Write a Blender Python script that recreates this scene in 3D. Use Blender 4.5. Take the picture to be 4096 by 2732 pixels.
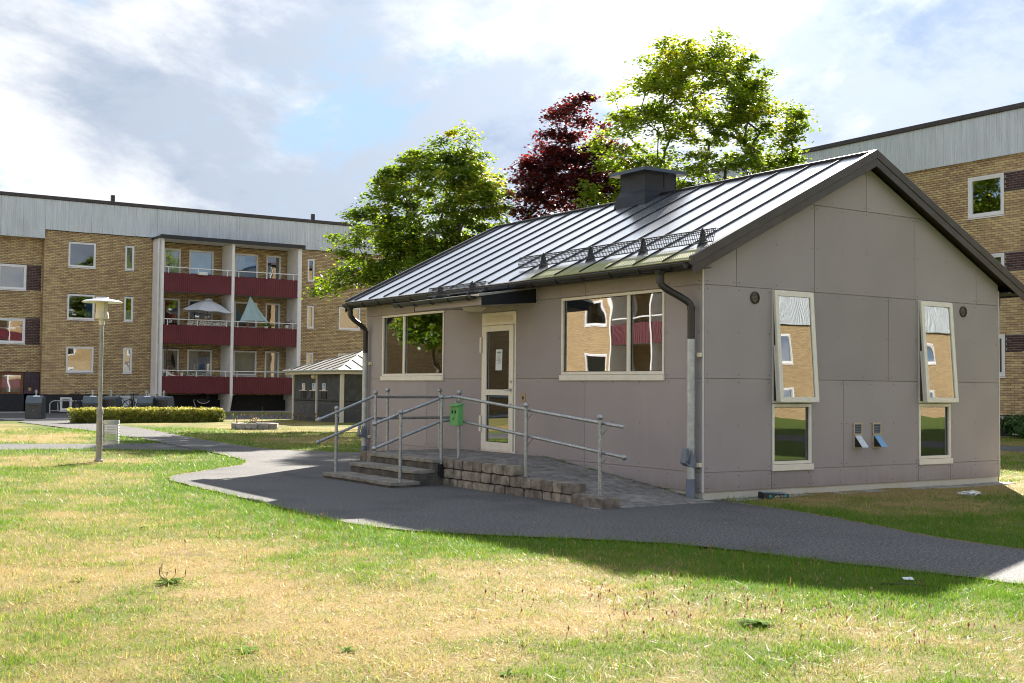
import bpy, bmesh, math, random
import numpy as np
from mathutils import Vector, Matrix
random.seed(7); RNG = np.random.default_rng(7)
for o in list(bpy.data.objects): bpy.data.objects.remove(o)
S = bpy.context.scene
C = S.collection
R = math.radians
# ------------------------------------------------------------------ camera
FPX, YAW, PITCH, ROLL = 4787.07, 0.988126, 0.03859, 0.0091419
CAM = Vector((-10.4258, -11.3917, 1.40723))
_f = Vector((math.cos(PITCH)*math.cos(YAW), math.cos(PITCH)*math.sin(YAW), math.sin(PITCH)))
_r = Vector((math.sin(YAW), -math.cos(YAW), 0)); _u = _r.cross(_f)
_r2 = _r*math.cos(ROLL)+_u*math.sin(ROLL); _u2 = _u*math.cos(ROLL)-_r*math.sin(ROLL)
cam = bpy.data.objects.new('camera', bpy.data.cameras.new('camera')); C.objects.link(cam)
m = Matrix((_r2, _u2, -_f)).transposed().to_4x4(); m.translation = CAM
cam.matrix_world = m
cam.data.sensor_width = 36; cam.data.lens = FPX/4096*36; cam.data.clip_end = 3000; cam.data.clip_start = .1
S.camera = cam
# ------------------------------------------------------------------ world: sky with broken cloud
SUN = Vector((1.40, 1.25, 1.0)).normalized()
EL = math.asin(SUN.z); AZ = math.atan2(SUN.x, SUN.y)
W = bpy.data.worlds.new("World"); S.world = W; W.use_nodes = True
nt = W.node_tree; nt.nodes.clear()
def N(nt, t, **k):
    n = nt.nodes.new(t)
    for a, v in k.items():
        if a.startswith('i_'):
            n.inputs[a[2:].replace('_', ' ')].default_value = v
        else: setattr(n, a, v)
    return n
def mth(nt, op, a, b=None, c=None, clamp=False):
    n = nt.nodes.new('ShaderNodeMath'); n.operation = op; n.use_clamp = clamp
    for i, v in enumerate((a, b, c)):
        if v is None: continue
        if isinstance(v, (int, float)): n.inputs[i].default_value = v
        else: nt.links.new(v, n.inputs[i])
    return n.outputs[0]
def mixc(nt, fac, a, b, mode='MIX'):
    n = nt.nodes.new('ShaderNodeMix'); n.data_type = 'RGBA'; n.blend_type = mode
    for i, v in ((0, fac), (6, a), (7, b)):
        if isinstance(v, (int, float)): n.inputs[i].default_value = v
        elif isinstance(v, tuple): n.inputs[i].default_value = (*v, 1) if len(v) == 3 else v
        else: nt.links.new(v, n.inputs[i])
    return n.outputs[2]
def ramp(nt, fac, stops):
    n = nt.nodes.new('ShaderNodeValToRGB'); e = n.color_ramp.elements
    while len(e) < len(stops): e.new(.5)
    for el, (p, c) in zip(e, stops):
        el.position = p; el.color = (c, c, c, 1) if isinstance(c, (int, float)) else (*c, 1)
    if fac is not None: nt.links.new(fac, n.inputs[0])
    return n.outputs[0]
def mapr(nt, v, a, b, c, d):
    n = nt.nodes.new('ShaderNodeMapRange'); n.interpolation_type = 'SMOOTHSTEP'
    nt.links.new(v, n.inputs[0])
    for i, x in enumerate((a, b, c, d)): n.inputs[i+1].default_value = x
    return n.outputs[0]
sky = N(nt, 'ShaderNodeTexSky', sky_type='NISHITA', sun_disc=False, sun_elevation=EL, sun_rotation=AZ,
        air_density=1.0, dust_density=1.2, ozone_density=1.5)
tc = N(nt, 'ShaderNodeTexCoord')
nv = N(nt, 'ShaderNodeVectorMath', operation='NORMALIZE'); nt.links.new(tc.outputs['Generated'], nv.inputs[0])
sp = N(nt, 'ShaderNodeSeparateXYZ'); nt.links.new(nv.outputs[0], sp.inputs[0])
zz = mth(nt, 'ADD', mth(nt, 'MAXIMUM', sp.outputs[2], 0.0), .42)
px = mth(nt, 'DIVIDE', sp.outputs[0], zz); py = mth(nt, 'DIVIDE', sp.outputs[1], zz)
cb = N(nt, 'ShaderNodeCombineXYZ'); nt.links.new(px, cb.inputs[0]); nt.links.new(py, cb.inputs[1])
CLOUD_OFF = (39.7, 65.2, 13.5)
mp = N(nt, 'ShaderNodeMapping'); nt.links.new(cb.outputs[0], mp.inputs[0]); mp.inputs['Location'].default_value = CLOUD_OFF
n1 = N(nt, 'ShaderNodeTexNoise', i_Scale=1.7, i_Detail=10.0, i_Roughness=.64, i_Distortion=.2); nt.links.new(mp.outputs[0], n1.inputs['Vector'])
n2 = N(nt, 'ShaderNodeTexNoise', i_Scale=1.3, i_Detail=9.0, i_Roughness=.62, i_Distortion=.25)
mp2 = N(nt, 'ShaderNodeMapping'); nt.links.new(cb.outputs[0], mp2.inputs[0]); mp2.inputs['Location'].default_value = (53.3, 91.9, 13.1)
nt.links.new(mp2.outputs[0], n2.inputs['Vector'])
cover = mapr(nt, n1.outputs['Fac'], .37, .47, 0, 1)
dt = N(nt, 'ShaderNodeVectorMath', operation='DOT_PRODUCT'); nt.links.new(nv.outputs[0], dt.inputs[0]); dt.inputs[1].default_value = SUN
glow = mth(nt, 'POWER', mth(nt, 'MAXIMUM', dt.outputs['Value'], 0.0), 14.0)
thick = mapr(nt, n2.outputs['Fac'], .40, .54, 0, 1)
edge = mapr(nt, n1.outputs['Fac'], .50, .66, 0, 1)
dens = mth(nt, 'MULTIPLY', thick, mth(nt, 'MULTIPLY_ADD', edge, .3, .7))
ccol = mixc(nt, dens, (2.35, 2.37, 2.4), (.72, .93, 1.30))       # thin bright cloud / thick grey cloud
cbr = mth(nt, 'MULTIPLY_ADD', glow, .75, .92)
cs = N(nt, 'ShaderNodeVectorMath', operation='SCALE'); nt.links.new(ccol, cs.inputs[0]); nt.links.new(cbr, cs.inputs['Scale'])
lim = N(nt, 'ShaderNodeVectorMath', operation='MINIMUM'); nt.links.new(sky.outputs[0], lim.inputs[0]); lim.inputs[1].default_value = (1.12, 1.6, 2.1)
skyc = mixc(nt, mth(nt, 'MULTIPLY', cover, .95), lim.outputs[0], cs.outputs[0])
bg = N(nt, 'ShaderNodeBackground'); bg.inputs['Strength'].default_value = .1
nt.links.new(skyc, bg.inputs['Color'])
wo = N(nt, 'ShaderNodeOutputWorld'); nt.links.new(bg.outputs[0], wo.inputs[0])
# ------------------------------------------------------------------ sun
sl = bpy.data.lights.new('sun', 'SUN'); sl.energy = 3.75; sl.angle = R(.55); sl.color = (1.0, .93, .82)
so = bpy.data.objects.new('sun', sl); C.objects.link(so); so.location = (20, 20, 40)
so.rotation_euler = (-SUN).to_track_quat('-Z', 'Y').to_euler()
S.view_settings.view_transform = 'Standard'; S.view_settings.look = 'None'
S.view_settings.exposure = 2.32; S.view_settings.gamma = 1.0
S.view_settings.use_curve_mapping = False
S.cycles.use_denoising = True; S.cycles.denoiser = 'OPENIMAGEDENOISE'; S.cycles.denoising_input_passes = 'RGB_ALBEDO_NORMAL'; S.cycles.denoising_prefilter = 'ACCURATE'; S.cycles.filter_width = 1.05; S.cycles.diffuse_bounces = 3; S.cycles.glossy_bounces = 4; S.cycles.transparent_max_bounces = 12; S.cycles.max_bounces = 8; S.cycles.sample_clamp_indirect = 4.0
# ------------------------------------------------------------------ mesh helpers
class MB:
    def __init__(s): s.v = []; s.f = []; s.mi = []; s.cur = 0
    def add(s, vs, fs):
        b = len(s.v); s.v += [tuple(p) for p in vs]
        for f in fs: s.f.append(tuple(i+b for i in f)); s.mi.append(s.cur)
        return s
    def box(s, x0, x1, y0, y1, z0, z1):
        if x0 > x1: x0, x1 = x1, x0
        if y0 > y1: y0, y1 = y1, y0
        if z0 > z1: z0, z1 = z1, z0
        return s.add([(x0,y0,z0),(x1,y0,z0),(x1,y1,z0),(x0,y1,z0),(x0,y0,z1),(x1,y0,z1),(x1,y1,z1),(x0,y1,z1)],
                     [(0,3,2,1),(4,5,6,7),(0,1,5,4),(1,2,6,5),(2,3,7,6),(3,0,4,7)])
    def hexa(s, p): return s.add(p, [(0,3,2,1),(4,5,6,7),(0,1,5,4),(1,2,6,5),(2,3,7,6),(3,0,4,7)])
    def quad(s, *p): return s.add(p, [tuple(range(len(p)))])
    def tube(s, path, r, n=8, cap=True):
        P = [Vector(p) for p in path]; rr = r if isinstance(r, (list, tuple)) else [r]*len(P)
        b = len(s.v); up = None
        for i, p in enumerate(P):
            t = (P[min(i+1, len(P)-1)]-P[max(i-1, 0)]).normalized()
            if up is None:
                up = Vector((0,0,1)) if abs(t.z) < .9 else Vector((1,0,0))
            a = t.cross(up).normalized(); bb = a.cross(t).normalized(); up = bb
            for k in range(n):
                q = 2*math.pi*k/n; s.v.append(tuple(p+(a*math.cos(q)+bb*math.sin(q))*rr[i]))
        for i in range(len(P)-1):
            for k in range(n):
                k2 = (k+1) % n; s.f.append((b+i*n+k, b+i*n+k2, b+(i+1)*n+k2, b+(i+1)*n+k)); s.mi.append(s.cur)
        if cap:
            s.f.append(tuple(b+k for k in reversed(range(n)))); s.mi.append(s.cur)
            s.f.append(tuple(b+(len(P)-1)*n+k for k in range(n))); s.mi.append(s.cur)
        return s
    def lathe(s, prof, c=(0,0,0), n=16, a0=0, a1=2*math.pi):
        full = abs(a1-a0-2*math.pi) < 1e-6; m_ = n if full else n+1; b = len(s.v)
        for r, z in prof:
            for k in range(m_):
                q = a0+(a1-a0)*k/n; s.v.append((c[0]+r*math.cos(q), c[1]+r*math.sin(q), c[2]+z))
        for i in range(len(prof)-1):
            for k in range(n):
                k2 = (k+1) % m_; s.f.append((b+i*m_+k, b+i*m_+k2, b+(i+1)*m_+k2, b+(i+1)*m_+k)); s.mi.append(s.cur)
        return s
    def ball(s, c, r, n=10, m_=6):
        return s.lathe([(max(1e-4, r*math.sin(math.pi*i/m_)), -r*math.cos(math.pi*i/m_)) for i in range(m_+1)], c, n)
    def prism(s, poly, fn, d0, d1):
        """poly: list of (u,z); fn(u,d,z)->point; extruded from d0 to d1"""
        n = len(poly); a = [fn(u, d0, z) for u, z in poly]; b = [fn(u, d1, z) for u, z in poly]
        return s.add(a+b, [tuple(range(n)), tuple(range(2*n-1, n-1, -1))]+[(i, i+n, (i+1) % n+n, (i+1) % n) for i in range(n)])
WO = {}
def world_loc(o): return WO.get(o.name, Vector((0, 0, 0)))
def mesh_of(name, mb, mats, smooth=False, bevel=0, fix=True):
    me = bpy.data.meshes.new(name); me.from_pydata(mb.v, [], mb.f)
    if not isinstance(mats, (list, tuple)): mats = [mats]
    for m_ in mats: me.materials.append(m_)
    if len(mats) > 1: me.polygons.foreach_set('material_index', mb.mi)
    if fix or bevel:
        bm = bmesh.new(); bm.from_mesh(me)
        if bevel:
            bmesh.ops.remove_doubles(bm, verts=bm.verts, dist=1e-5)
            bmesh.ops.bevel(bm, geom=[e for e in bm.edges if e.is_manifold and e.calc_face_angle(0) > .5], offset=bevel, segments=1, affect='EDGES', clamp_overlap=True)
        bmesh.ops.recalc_face_normals(bm, faces=bm.faces); bm.to_mesh(me); bm.free()
    if smooth:
        me.polygons.foreach_set('use_smooth', [True]*len(me.polygons))
        if smooth != 'all': me.set_sharp_from_angle(angle=R(38))
    return me
def link(name, me, parent=None, loc=None):
    o = bpy.data.objects.new(name, me); C.objects.link(o)
    if parent is not None:
        o.parent = parent
        if parent.name in LOCAL or loc is not None: LOCAL.add(o.name); o.location = loc or (0, 0, 0)
        else: o.location = -world_loc(parent); WO[o.name] = Vector((0, 0, 0))
    elif loc is not None: o.location = loc
    return o
LOCAL = set()
def part(name, mb, mats, parent=None, smooth=False, bevel=0, fix=True, kind=None, label=None):
    o = link(name, mesh_of(name, mb, mats, smooth, bevel, fix), parent)
    if kind: o['kind'] = kind
    if label: o['label'] = label
    return o
def tag(o, label, cat, group=None, kind=None):
    o['label'] = label; o['category'] = cat
    if group: o['group'] = group
    if kind: o['kind'] = kind
    return o
def thing(name, label, cat, loc=(0, 0, 0), group=None, local=False, rz=0):
    o = bpy.data.objects.new(name, None); C.objects.link(o); o.location = loc; o.empty_display_size = .2
    o.rotation_euler = (0, 0, rz)
    if local: LOCAL.add(o.name)
    else: WO[o.name] = Vector(loc)
    return tag(o, label, cat, group)
def copy_tree(o, parent=None):
    c = o.copy(); C.objects.link(c); c.parent = parent
    for ch in list(o.children): copy_tree(ch, c)
    return c
class Fac:
    """a vertical facade plane: u runs along it, d is the distance out of it, z is up"""
    def __init__(s, axis, w, sg=1): s.axis = axis; s.w = w; s.sg = sg
    def pt(s, u, d, z): d = d*s.sg; return (u, s.w-d, z) if s.axis == 'Y' else (s.w-d, u, z)
    def box(s, mb, u0, u1, d0, d1, z0, z1):
        a = s.pt(u0, d0, z0); b = s.pt(u1, d1, z1); return mb.box(a[0], b[0], a[1], b[1], a[2], b[2])
# ------------------------------------------------------------------ materials
def new_mat(name):
    m_ = bpy.data.materials.new(name); m_.use_nodes = True; t = m_.node_tree; t.nodes.clear()
    out = t.nodes.new('ShaderNodeOutputMaterial'); return m_, t, out
MATS = {}
def mat(name, col, rough=.6, metal=0.0, var=.25, scale=6.0, bump=0.0, bscale=None, spec=.5, col2=None, objvar=0.0, island=0.0, stretch=None, coat=0.0, dirt=0.0, dirtcol=(.05,.045,.035), rvar=.15):
    m_, t, out = new_mat(name); L = t.links.new
    p = t.nodes.new('ShaderNodeBsdfPrincipled'); L(p.outputs[0], out.inputs[0])
    g = t.nodes.new('ShaderNodeNewGeometry'); vec = g.outputs['Position']
    if stretch:
        mpn = t.nodes.new('ShaderNodeMapping'); L(vec, mpn.inputs[0]); mpn.inputs['Scale'].default_value = stretch; vec = mpn.outputs[0]
    n = N(t, 'ShaderNodeTexNoise', i_Scale=scale, i_Detail=6.0, i_Roughness=.6); L(vec, n.inputs['Vector'])
    c2 = col2 or tuple(c*(1-var) for c in col); c1 = tuple(min(1, c*(1+var*.5)) for c in col)
    cc = mixc(t, mapr(t, n.outputs['Fac'], .3, .7, 0, 1), c1, c2)
    if objvar or island:
        oi = t.nodes.new('ShaderNodeObjectInfo'); rnd = oi.outputs['Random']
        if island: rnd = mth(t, 'FRACT', mth(t, 'ADD', rnd, g.outputs['Random Per Island']))
        f = mapr(t, rnd, 0, 1, 1-max(objvar, island), 1+max(objvar, island)*.6)
        hs = t.nodes.new('ShaderNodeHueSaturation'); L(cc, hs.inputs['Color']); L(f, hs.inputs['Value'])
        L(mth(t, 'MULTIPLY_ADD', rnd, .03, .485), hs.inputs['Hue'])
        cc = hs.outputs[0]
    if dirt:
        n3 = N(t, 'ShaderNodeTexNoise', i_Scale=scale*.35, i_Detail=8.0, i_Roughness=.7); L(g.outputs['Position'], n3.inputs['Vector'])
        cc = mixc(t, mth(t, 'MULTIPLY', mapr(t, n3.outputs['Fac'], .48, .75, 0, 1), dirt), cc, dirtcol)
    L(cc, p.inputs['Base Color'])
    p.inputs['Metallic'].default_value = metal
    L(mth(t, 'MULTIPLY_ADD', n.outputs['Fac'], rvar, rough-rvar/2, True), p.inputs['Roughness'])
    p.inputs['Specular IOR Level'].default_value = spec; p.inputs['Coat Weight'].default_value = coat
    if bump:
        nb = N(t, 'ShaderNodeTexNoise', i_Scale=bscale or scale*8, i_Detail=4.0); L(vec, nb.inputs['Vector'])
        b = t.nodes.new('ShaderNodeBump'); b.inputs['Strength'].default_value = bump; b.inputs['Distance'].default_value = .01
        L(nb.outputs['Fac'], b.inputs['Height']); L(b.outputs[0], p.inputs['Normal'])
    MATS[name] = m_; return m_
def glass_mat(name, tint=(.86, .9, .88), base=.15, gain=2.5, wob=.0025, wscale=1.6):
    m_, t, out = new_mat(name); L = t.links.new
    g = t.nodes.new('ShaderNodeNewGeometry')
    nb = N(t, 'ShaderNodeTexNoise', i_Scale=wscale, i_Detail=1.5); L(g.outputs['Position'], nb.inputs['Vector'])
    b = t.nodes.new('ShaderNodeBump'); b.inputs['Strength'].default_value = 1.0; b.inputs['Distance'].default_value = wob*10
    L(nb.outputs['Fac'], b.inputs['Height'])
    fr = N(t, 'ShaderNodeFresnel', i_IOR=1.5)
    fac = mth(t, 'MULTIPLY_ADD', fr.outputs[0], gain, base, True)
    tr = t.nodes.new('ShaderNodeBsdfTransparent'); tr.inputs[0].default_value = (*tint, 1)
    gl = N(t, 'ShaderNodeBsdfGlossy', i_Roughness=.012); L(b.outputs[0], gl.inputs['Normal'])
    gl.inputs['Color'].default_value = (.95, .97, 1, 1)
    mx = t.nodes.new('ShaderNodeMixShader'); L(fac, mx.inputs[0]); L(tr.outputs[0], mx.inputs[1]); L(gl.outputs[0], mx.inputs[2])
    L(mx.outputs[0], out.inputs[0]); return m_
def leaf_mat(name, c1, c2, c3, trans=.5, tcol=None, rough=.45, attr='tint'):
    """c1..c3 picked by the per-leaf attribute; light passes through"""
    m_, t, out = new_mat(name); L = t.links.new
    a = N(t, 'ShaderNodeAttribute', attribute_name=attr)
    cc = ramp(t, a.outputs['Fac'], [(0, c1), (.55, c2), (1, c3)])
    p = t.nodes.new('ShaderNodeBsdfPrincipled'); L(cc, p.inputs['Base Color']); p.inputs['Roughness'].default_value = rough
    p.inputs['Specular IOR Level'].default_value = .35
    tr = t.nodes.new('ShaderNodeBsdfTranslucent')
    if tcol: L(mixc(t, 1.0, cc, tcol, 'MULTIPLY'), tr.inputs[0])
    else: L(cc, tr.inputs[0])
    mx = N(t, 'ShaderNodeMixShader'); mx.inputs[0].default_value = trans
    L(p.outputs[0], mx.inputs[1]); L(tr.outputs[0], mx.inputs[2]); L(mx.outputs[0], out.inputs[0]); return m_
M = {}
def panel_material():
    m_, t, out = new_mat('fibre_cement'); L = t.links.new; g = t.nodes.new('ShaderNodeNewGeometry'); P_ = g.outputs['Position']; oi = t.nodes.new('ShaderNodeObjectInfo')
    sx = t.nodes.new('ShaderNodeSeparateXYZ'); L(P_, sx.inputs[0])
    n = N(t, 'ShaderNodeTexNoise', i_Scale=1.1, i_Detail=5.0); L(P_, n.inputs['Vector'])
    n2 = N(t, 'ShaderNodeTexNoise', i_Scale=95.0, i_Detail=3.0, i_Roughness=.7); L(P_, n2.inputs['Vector'])
    st = t.nodes.new('ShaderNodeMapping'); L(P_, st.inputs[0]); st.inputs['Scale'].default_value = (9, 9, .7)
    n3 = N(t, 'ShaderNodeTexNoise', i_Scale=1.0, i_Detail=5.0, i_Roughness=.65); L(st.outputs[0], n3.inputs['Vector'])
    c = mixc(t, mapr(t, n.outputs['Fac'], .3, .7, 0, 1), (.395,.347,.348), (.355,.313,.316))
    c = mixc(t, mapr(t, n2.outputs['Fac'], .35, .65, .5, 0), c, (.27,.24,.245))
    c = mixc(t, mapr(t, n3.outputs['Fac'], .58, .75, 0, .22), c, (.42,.38,.375))
    hs = t.nodes.new('ShaderNodeHueSaturation'); L(c, hs.inputs['Color']); L(mapr(t, oi.outputs['Random'], 0, 1, .93, 1.06), hs.inputs['Value'])
    spl = mth(t, 'MULTIPLY', mapr(t, mth(t, 'MULTIPLY_ADD', n3.outputs['Fac'], -.35, sx.outputs[2]), -.12, .14, .5, 0), mapr(t, n2.outputs['Fac'], .4, .6, .5, 1))
    c = mixc(t, spl, hs.outputs[0], (.20,.165,.12))
    p = t.nodes.new('ShaderNodeBsdfPrincipled'); L(c, p.inputs['Base Color']); p.inputs['Roughness'].default_value = .72; p.inputs['Specular IOR Level'].default_value = .3
    b = t.nodes.new('ShaderNodeBump'); b.inputs['Strength'].default_value = .15; b.inputs['Distance'].default_value = .01; L(n2.outputs['Fac'], b.inputs['Height']); L(b.outputs[0], p.inputs['Normal']); L(p.outputs[0], out.inputs[0]); return m_
M['panel'] = panel_material()
M['backing'] = mat('wall_backing', (.03,.03,.03), .9)
M['plinth'] = mat('plinth_concrete', (.40,.34,.25), .9, var=.3, scale=5, bump=.3, dirt=.5)
M['black'] = mat('black_sheet_metal', (.018,.018,.02), .38, var=.2, spec=.5)
M['bronze'] = mat('dark_brown_metal', (.035,.03,.028), .4, var=.2)
M['anthracite'] = mat('anthracite_metal', (.014,.016,.022), .45, var=.2, spec=.35)
M['zinc'] = mat('galvanised_steel', (.42,.44,.46), .42, metal=.75, var=.35, scale=40, bump=.05, dirt=.25, dirtcol=(.2,.2,.19))
M['basket'] = mat('basket_wire', (.28,.29,.29), .5, metal=.6)
M['zinc_pale'] = mat('galvanised_pipe', (.50,.52,.52), .5, metal=.45, var=.2, scale=14, dirt=.2, dirtcol=(.25,.25,.24))
M['bluegrey'] = mat('blue_grey_paint', (.16,.19,.24), .5, var=.15)
M['cream'] = mat('cream_painted_frame', (.80,.75,.66), .45, var=.06, scale=9, dirt=.08, dirtcol=(.35,.3,.2))
M['white'] = mat('white_painted_metal', (.74,.73,.72), .5, var=.08)
M['trimwhite'] = mat('pale_corner_trim', (.62,.61,.6), .45, var=.08)
M['glass'] = glass_mat('window_glass', wob=.00045, wscale=.85)
M['glass_flat'] = glass_mat('flat_window_glass', wob=.0003, wscale=.9, base=.14, gain=2.3)
M['interior'] = mat('interior_wall', (.55,.52,.45), .9, var=.05)
M['interior_floor'] = mat('interior_floor', (.22,.18,.14), .6, var=.1)
M['stone'] = mat('weathered_block', (.29,.25,.205), .95, var=.5, scale=7, bump=.6, bscale=45, objvar=.28, dirt=.65, dirtcol=(.055,.05,.042))
M['stepstone'] = mat('weathered_step', (.27,.25,.22), .95, var=.3, scale=5, bump=.5, bscale=60, objvar=.08, dirt=.4, dirtcol=(.09,.08,.07))
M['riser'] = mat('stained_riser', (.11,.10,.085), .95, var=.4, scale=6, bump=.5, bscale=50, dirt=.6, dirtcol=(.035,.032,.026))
M['capsky'] = mat('sky_tinted_black_cap', (.022,.034,.055), .3, var=.15)  # blue of the sky's reflection put into the dark cap colour
M['paver'] = mat('paver', (.245,.23,.215), .92, var=.3, scale=9, bump=.4, bscale=70, objvar=.2, dirt=.35, dirtcol=(.07,.075,.04))
M['joint'] = mat('mossy_joint', (.035,.034,.024), 1, var=.4, scale=12, bump=.5)
M['green'] = mat('green_powder_coat', (.14,.42,.13), .42, var=.12, scale=10, dirt=.15, dirtcol=(.12,.1,.05))
M['blackhole'] = mat('black_opening', (.006,.006,.006), .9)
M['brass'] = mat('brushed_brass', (.45,.33,.2), .35, metal=.8, var=.1)
M['steel'] = mat('steel', (.5,.5,.5), .28, metal=.9, var=.1)
M['ivory'] = mat('ivory_plastic', (.70,.62,.46), .4, var=.05)
M['paper'] = mat('paper', (.72,.76,.80), .8, var=.05)
M['beige_vent'] = mat('beige_painted_vent', (.50,.40,.27), .5, var=.15, scale=20, dirt=.2)
M['blue_flap'] = mat('blue_sheet', (.17,.36,.62), .35, var=.06)
M['white_flap'] = mat('white_sheet', (.62,.66,.74), .35, var=.12, scale=30, dirt=.25, dirtcol=(.2,.2,.25))
M['mortar'] = mat('mortar', (.085,.075,.07), .95, var=.25, scale=8, bump=.3)
M['brick'] = mat('yellow_brick', (.56,.405,.22), .85, var=.12, scale=3.0, bump=.25, bscale=50, island=.20, objvar=.20, dirt=.30, dirtcol=(.26,.17,.10))
M['darkbrick'] = mat('purple_brown_brick', (.075,.032,.032), .7, var=.2, scale=6, island=.3, objvar=.3)
M['palemortar'] = mat('pale_mortar', (.35,.31,.28), .95)
M['corr'] = mat('pale_corrugated_sheet', (.62,.67,.72), .55, var=.12, scale=1.5, stretch=(6,6,.5), dirt=.16, dirtcol=(.22,.24,.25))
M['roofedge'] = mat('dark_roof_edge', (.05,.04,.04), .5)
M['bordeaux'] = mat('bordeaux_sheet', (.135,.017,.028), .5, var=.12, scale=2)
M['render'] = mat('white_render', (.80,.79,.78), .85, var=.08, scale=3, bump=.1)
M['aluwhite'] = mat('white_window_frame', (.80,.80,.82), .4, var=.05)
M['basement'] = mat('black_plinth_paint', (.02,.021,.025), .8, var=.2)
M['concrete'] = mat('concrete', (.34,.33,.31), .9, var=.25, scale=4, bump=.3)
M['wood'] = mat('varnished_wood', (.19,.075,.025), .4, var=.3, scale=3, stretch=(10,10,1))
M['tile'] = mat('purple_tile', (.045,.025,.05), .3, var=.25, scale=5, objvar=.3)
M['curtain'] = mat('pale_curtain', (.55,.55,.52), .9, var=.2, scale=3, stretch=(9,9,.2))
M['blind'] = mat('pale_blind', (.42,.46,.45), .8, var=.1, scale=2)
M['bluecurtain'] = mat('blue_curtain', (.10,.24,.5), .85, var=.3, scale=3, stretch=(9,9,.2))
M['dark'] = mat('dark_room', (.03,.03,.032), .9)
M['bark'] = mat('maple_bark', (.10,.075,.055), .95, var=.4, scale=7, bump=.7, bscale=30)
M['bingrey'] = mat('bin_dark_plastic', (.045,.055,.065), .4, var=.15)
M['bintop'] = mat('bin_bluegrey_top', (.10,.13,.17), .35, var=.12)
M['rubber'] = mat('black_rubber', (.015,.015,.016), .6)
M['bikepaint'] = mat('black_bike_paint', (.012,.013,.016), .3)
M['red'] = mat('red_lens', (.5,.02,.02), .3)
M['huttop'] = mat('hut_roof_sheet', (.46,.43,.38), .42, metal=.25, var=.2, scale=3, dirt=.3, dirtcol=(.30,.24,.10))
M['hutgrey'] = mat('grey_painted_board', (.085,.09,.10), .7, var=.2, scale=5, objvar=.12)
M['hutwhite'] = mat('cream_post', (.70,.66,.60), .6, var=.08)
M['rubberflap'] = mat('rubber_strip', (.10,.09,.085), .7, objvar=.5)
M['lampwhite'] = mat('lamp_enamel', (.72,.72,.74), .35, var=.05)
M['lampcream'] = mat('lamp_cream', (.62,.57,.46), .45, var=.1)
M['lampglass'] = mat('lamp_diffuser', (.75,.70,.58), .25, var=.1, scale=12, stretch=(8,8,.3))
M['lamppole'] = mat('lamp_pole', (.33,.32,.30), .6, metal=.3, var=.25, scale=25, dirt=.2)
M['stonegrey'] = mat('planter_stone', (.30,.29,.28), .92, var=.25, scale=8, bump=.4, objvar=.18)
M['soil'] = mat('soil', (.06,.045,.03), 1, bump=.8)
# ------------------------------------------------------------------ ground: lawn sheet, asphalt, grass
ASPHALT = [(-4.87,6.6),(-4.9,4.8),(-4.94,3),(-4.98,1.78),(-5.02,.16),(-4.86,-.83),(-4.61,-1.25),(-4.06,-1.95),(-3.5,-2.56),(-3.03,-3.24),
  (-2.85,-4.2),(-2.68,-4.91),(-2.5,-5.58),(-2.42,-6.09),(-2.2,-8),(-2.0,-14),(-2,-30),(-.2,-30),(-.3,-14),(-.55,-8),(-.68,-4.94),(-.63,-3.98),
  (-.29,-2.91),(-.1,-2.15),(.07,-1.33),(.17,-.3),(.2,.2),(.2,9.3),(15.35,9.3),(15.35,11.2),(3,11.25),(.85,11.54),(-.22,13.33),(-.36,15.05),(.04,19.9),(.63,25.4),
  (.98,29.5),(1.0,36.45),(-1.4,36.45),(-1.3,30.3),(-1.1,25.2),(-1.3,21.9),(-1.33,19.6),(-1.53,17.13),(-1.7,15.2),(-1.81,13.26),(-1.92,11.9),(-2.32,9.35),(-3.88,7.74)]
SIDE = [(-1.3,12.9),(-2.0,13.9),(-2.61,14.57),(-3.81,15.28),(-5.47,15.8),(-12,17.5),(-40,24),(-40,28),(-12,20.5),(-4.98,18.54),(-3.11,17.5),(-1.2,17.4)]
ROAD = [(-60,36.4),(34,36.4),(34,43.6),(7.6,43.6),(7.6,49.4),(2.4,49.4),(2.4,49.7),(-4,49.7),(-4,43.6),(-60,43.6)]
RPATH = [(15.3,-40),(18.2,-40),(18.2,36.4),(15.3,36.4)]
def smooth_poly(P, it=2, hold=()):
    P = [np.array(p, float) for p in P]
    for _ in range(it):
        Q = []
        for i in range(len(P)):
            a, b = P[i], P[(i+1) % len(P)]
            Q += [a*.75+b*.25, a*.25+b*.75] if np.linalg.norm(b-a) > .25 else [a*.5+b*.5]
        P = Q
    return [tuple(p) for p in P]
def wobble(P, amp=.018):
    out = []
    for i in range(len(P)):
        a = np.array(P[i]); b = np.array(P[(i+1) % len(P)]); L_ = np.linalg.norm(b-a); n = max(1, min(60, int(L_/.12)))
        for k in range(n): out.append(tuple(a+(b-a)*k/n+RNG.normal(0, amp if L_ < 12 else 0, 2)))
    return out
ASPHALT = wobble(smooth_poly(ASPHALT, 1)); SIDE = wobble(smooth_poly(SIDE, 1))
def inside(P, x, y):
    x = np.asarray(x); y = np.asarray(y); r = np.zeros(x.shape, bool); n = len(P)
    for i in range(n):
        x0, y0 = P[i]; x1, y1 = P[(i+1) % n]
        if y0 == y1: continue
        c = ((y0 > y) != (y1 > y)) & (x < (x1-x0)*(y-y0)/(y1-y0)+x0); r ^= c
    return r
def dist_poly(P, x, y):
    d = np.full(np.shape(x), 1e9)
    for i in range(len(P)):
        a = np.array(P[i]); b = np.array(P[(i+1) % len(P)]); ab = b-a; L2 = ab@ab
        if L2 < 1e-12: continue
        t = np.clip(((x-a[0])*ab[0]+(y-a[1])*ab[1])/L2, 0, 1)
        d = np.minimum(d, np.hypot(x-a[0]-t*ab[0], y-a[1]-t*ab[1]))
    return d
_PERM = RNG.random((256, 256))
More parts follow.
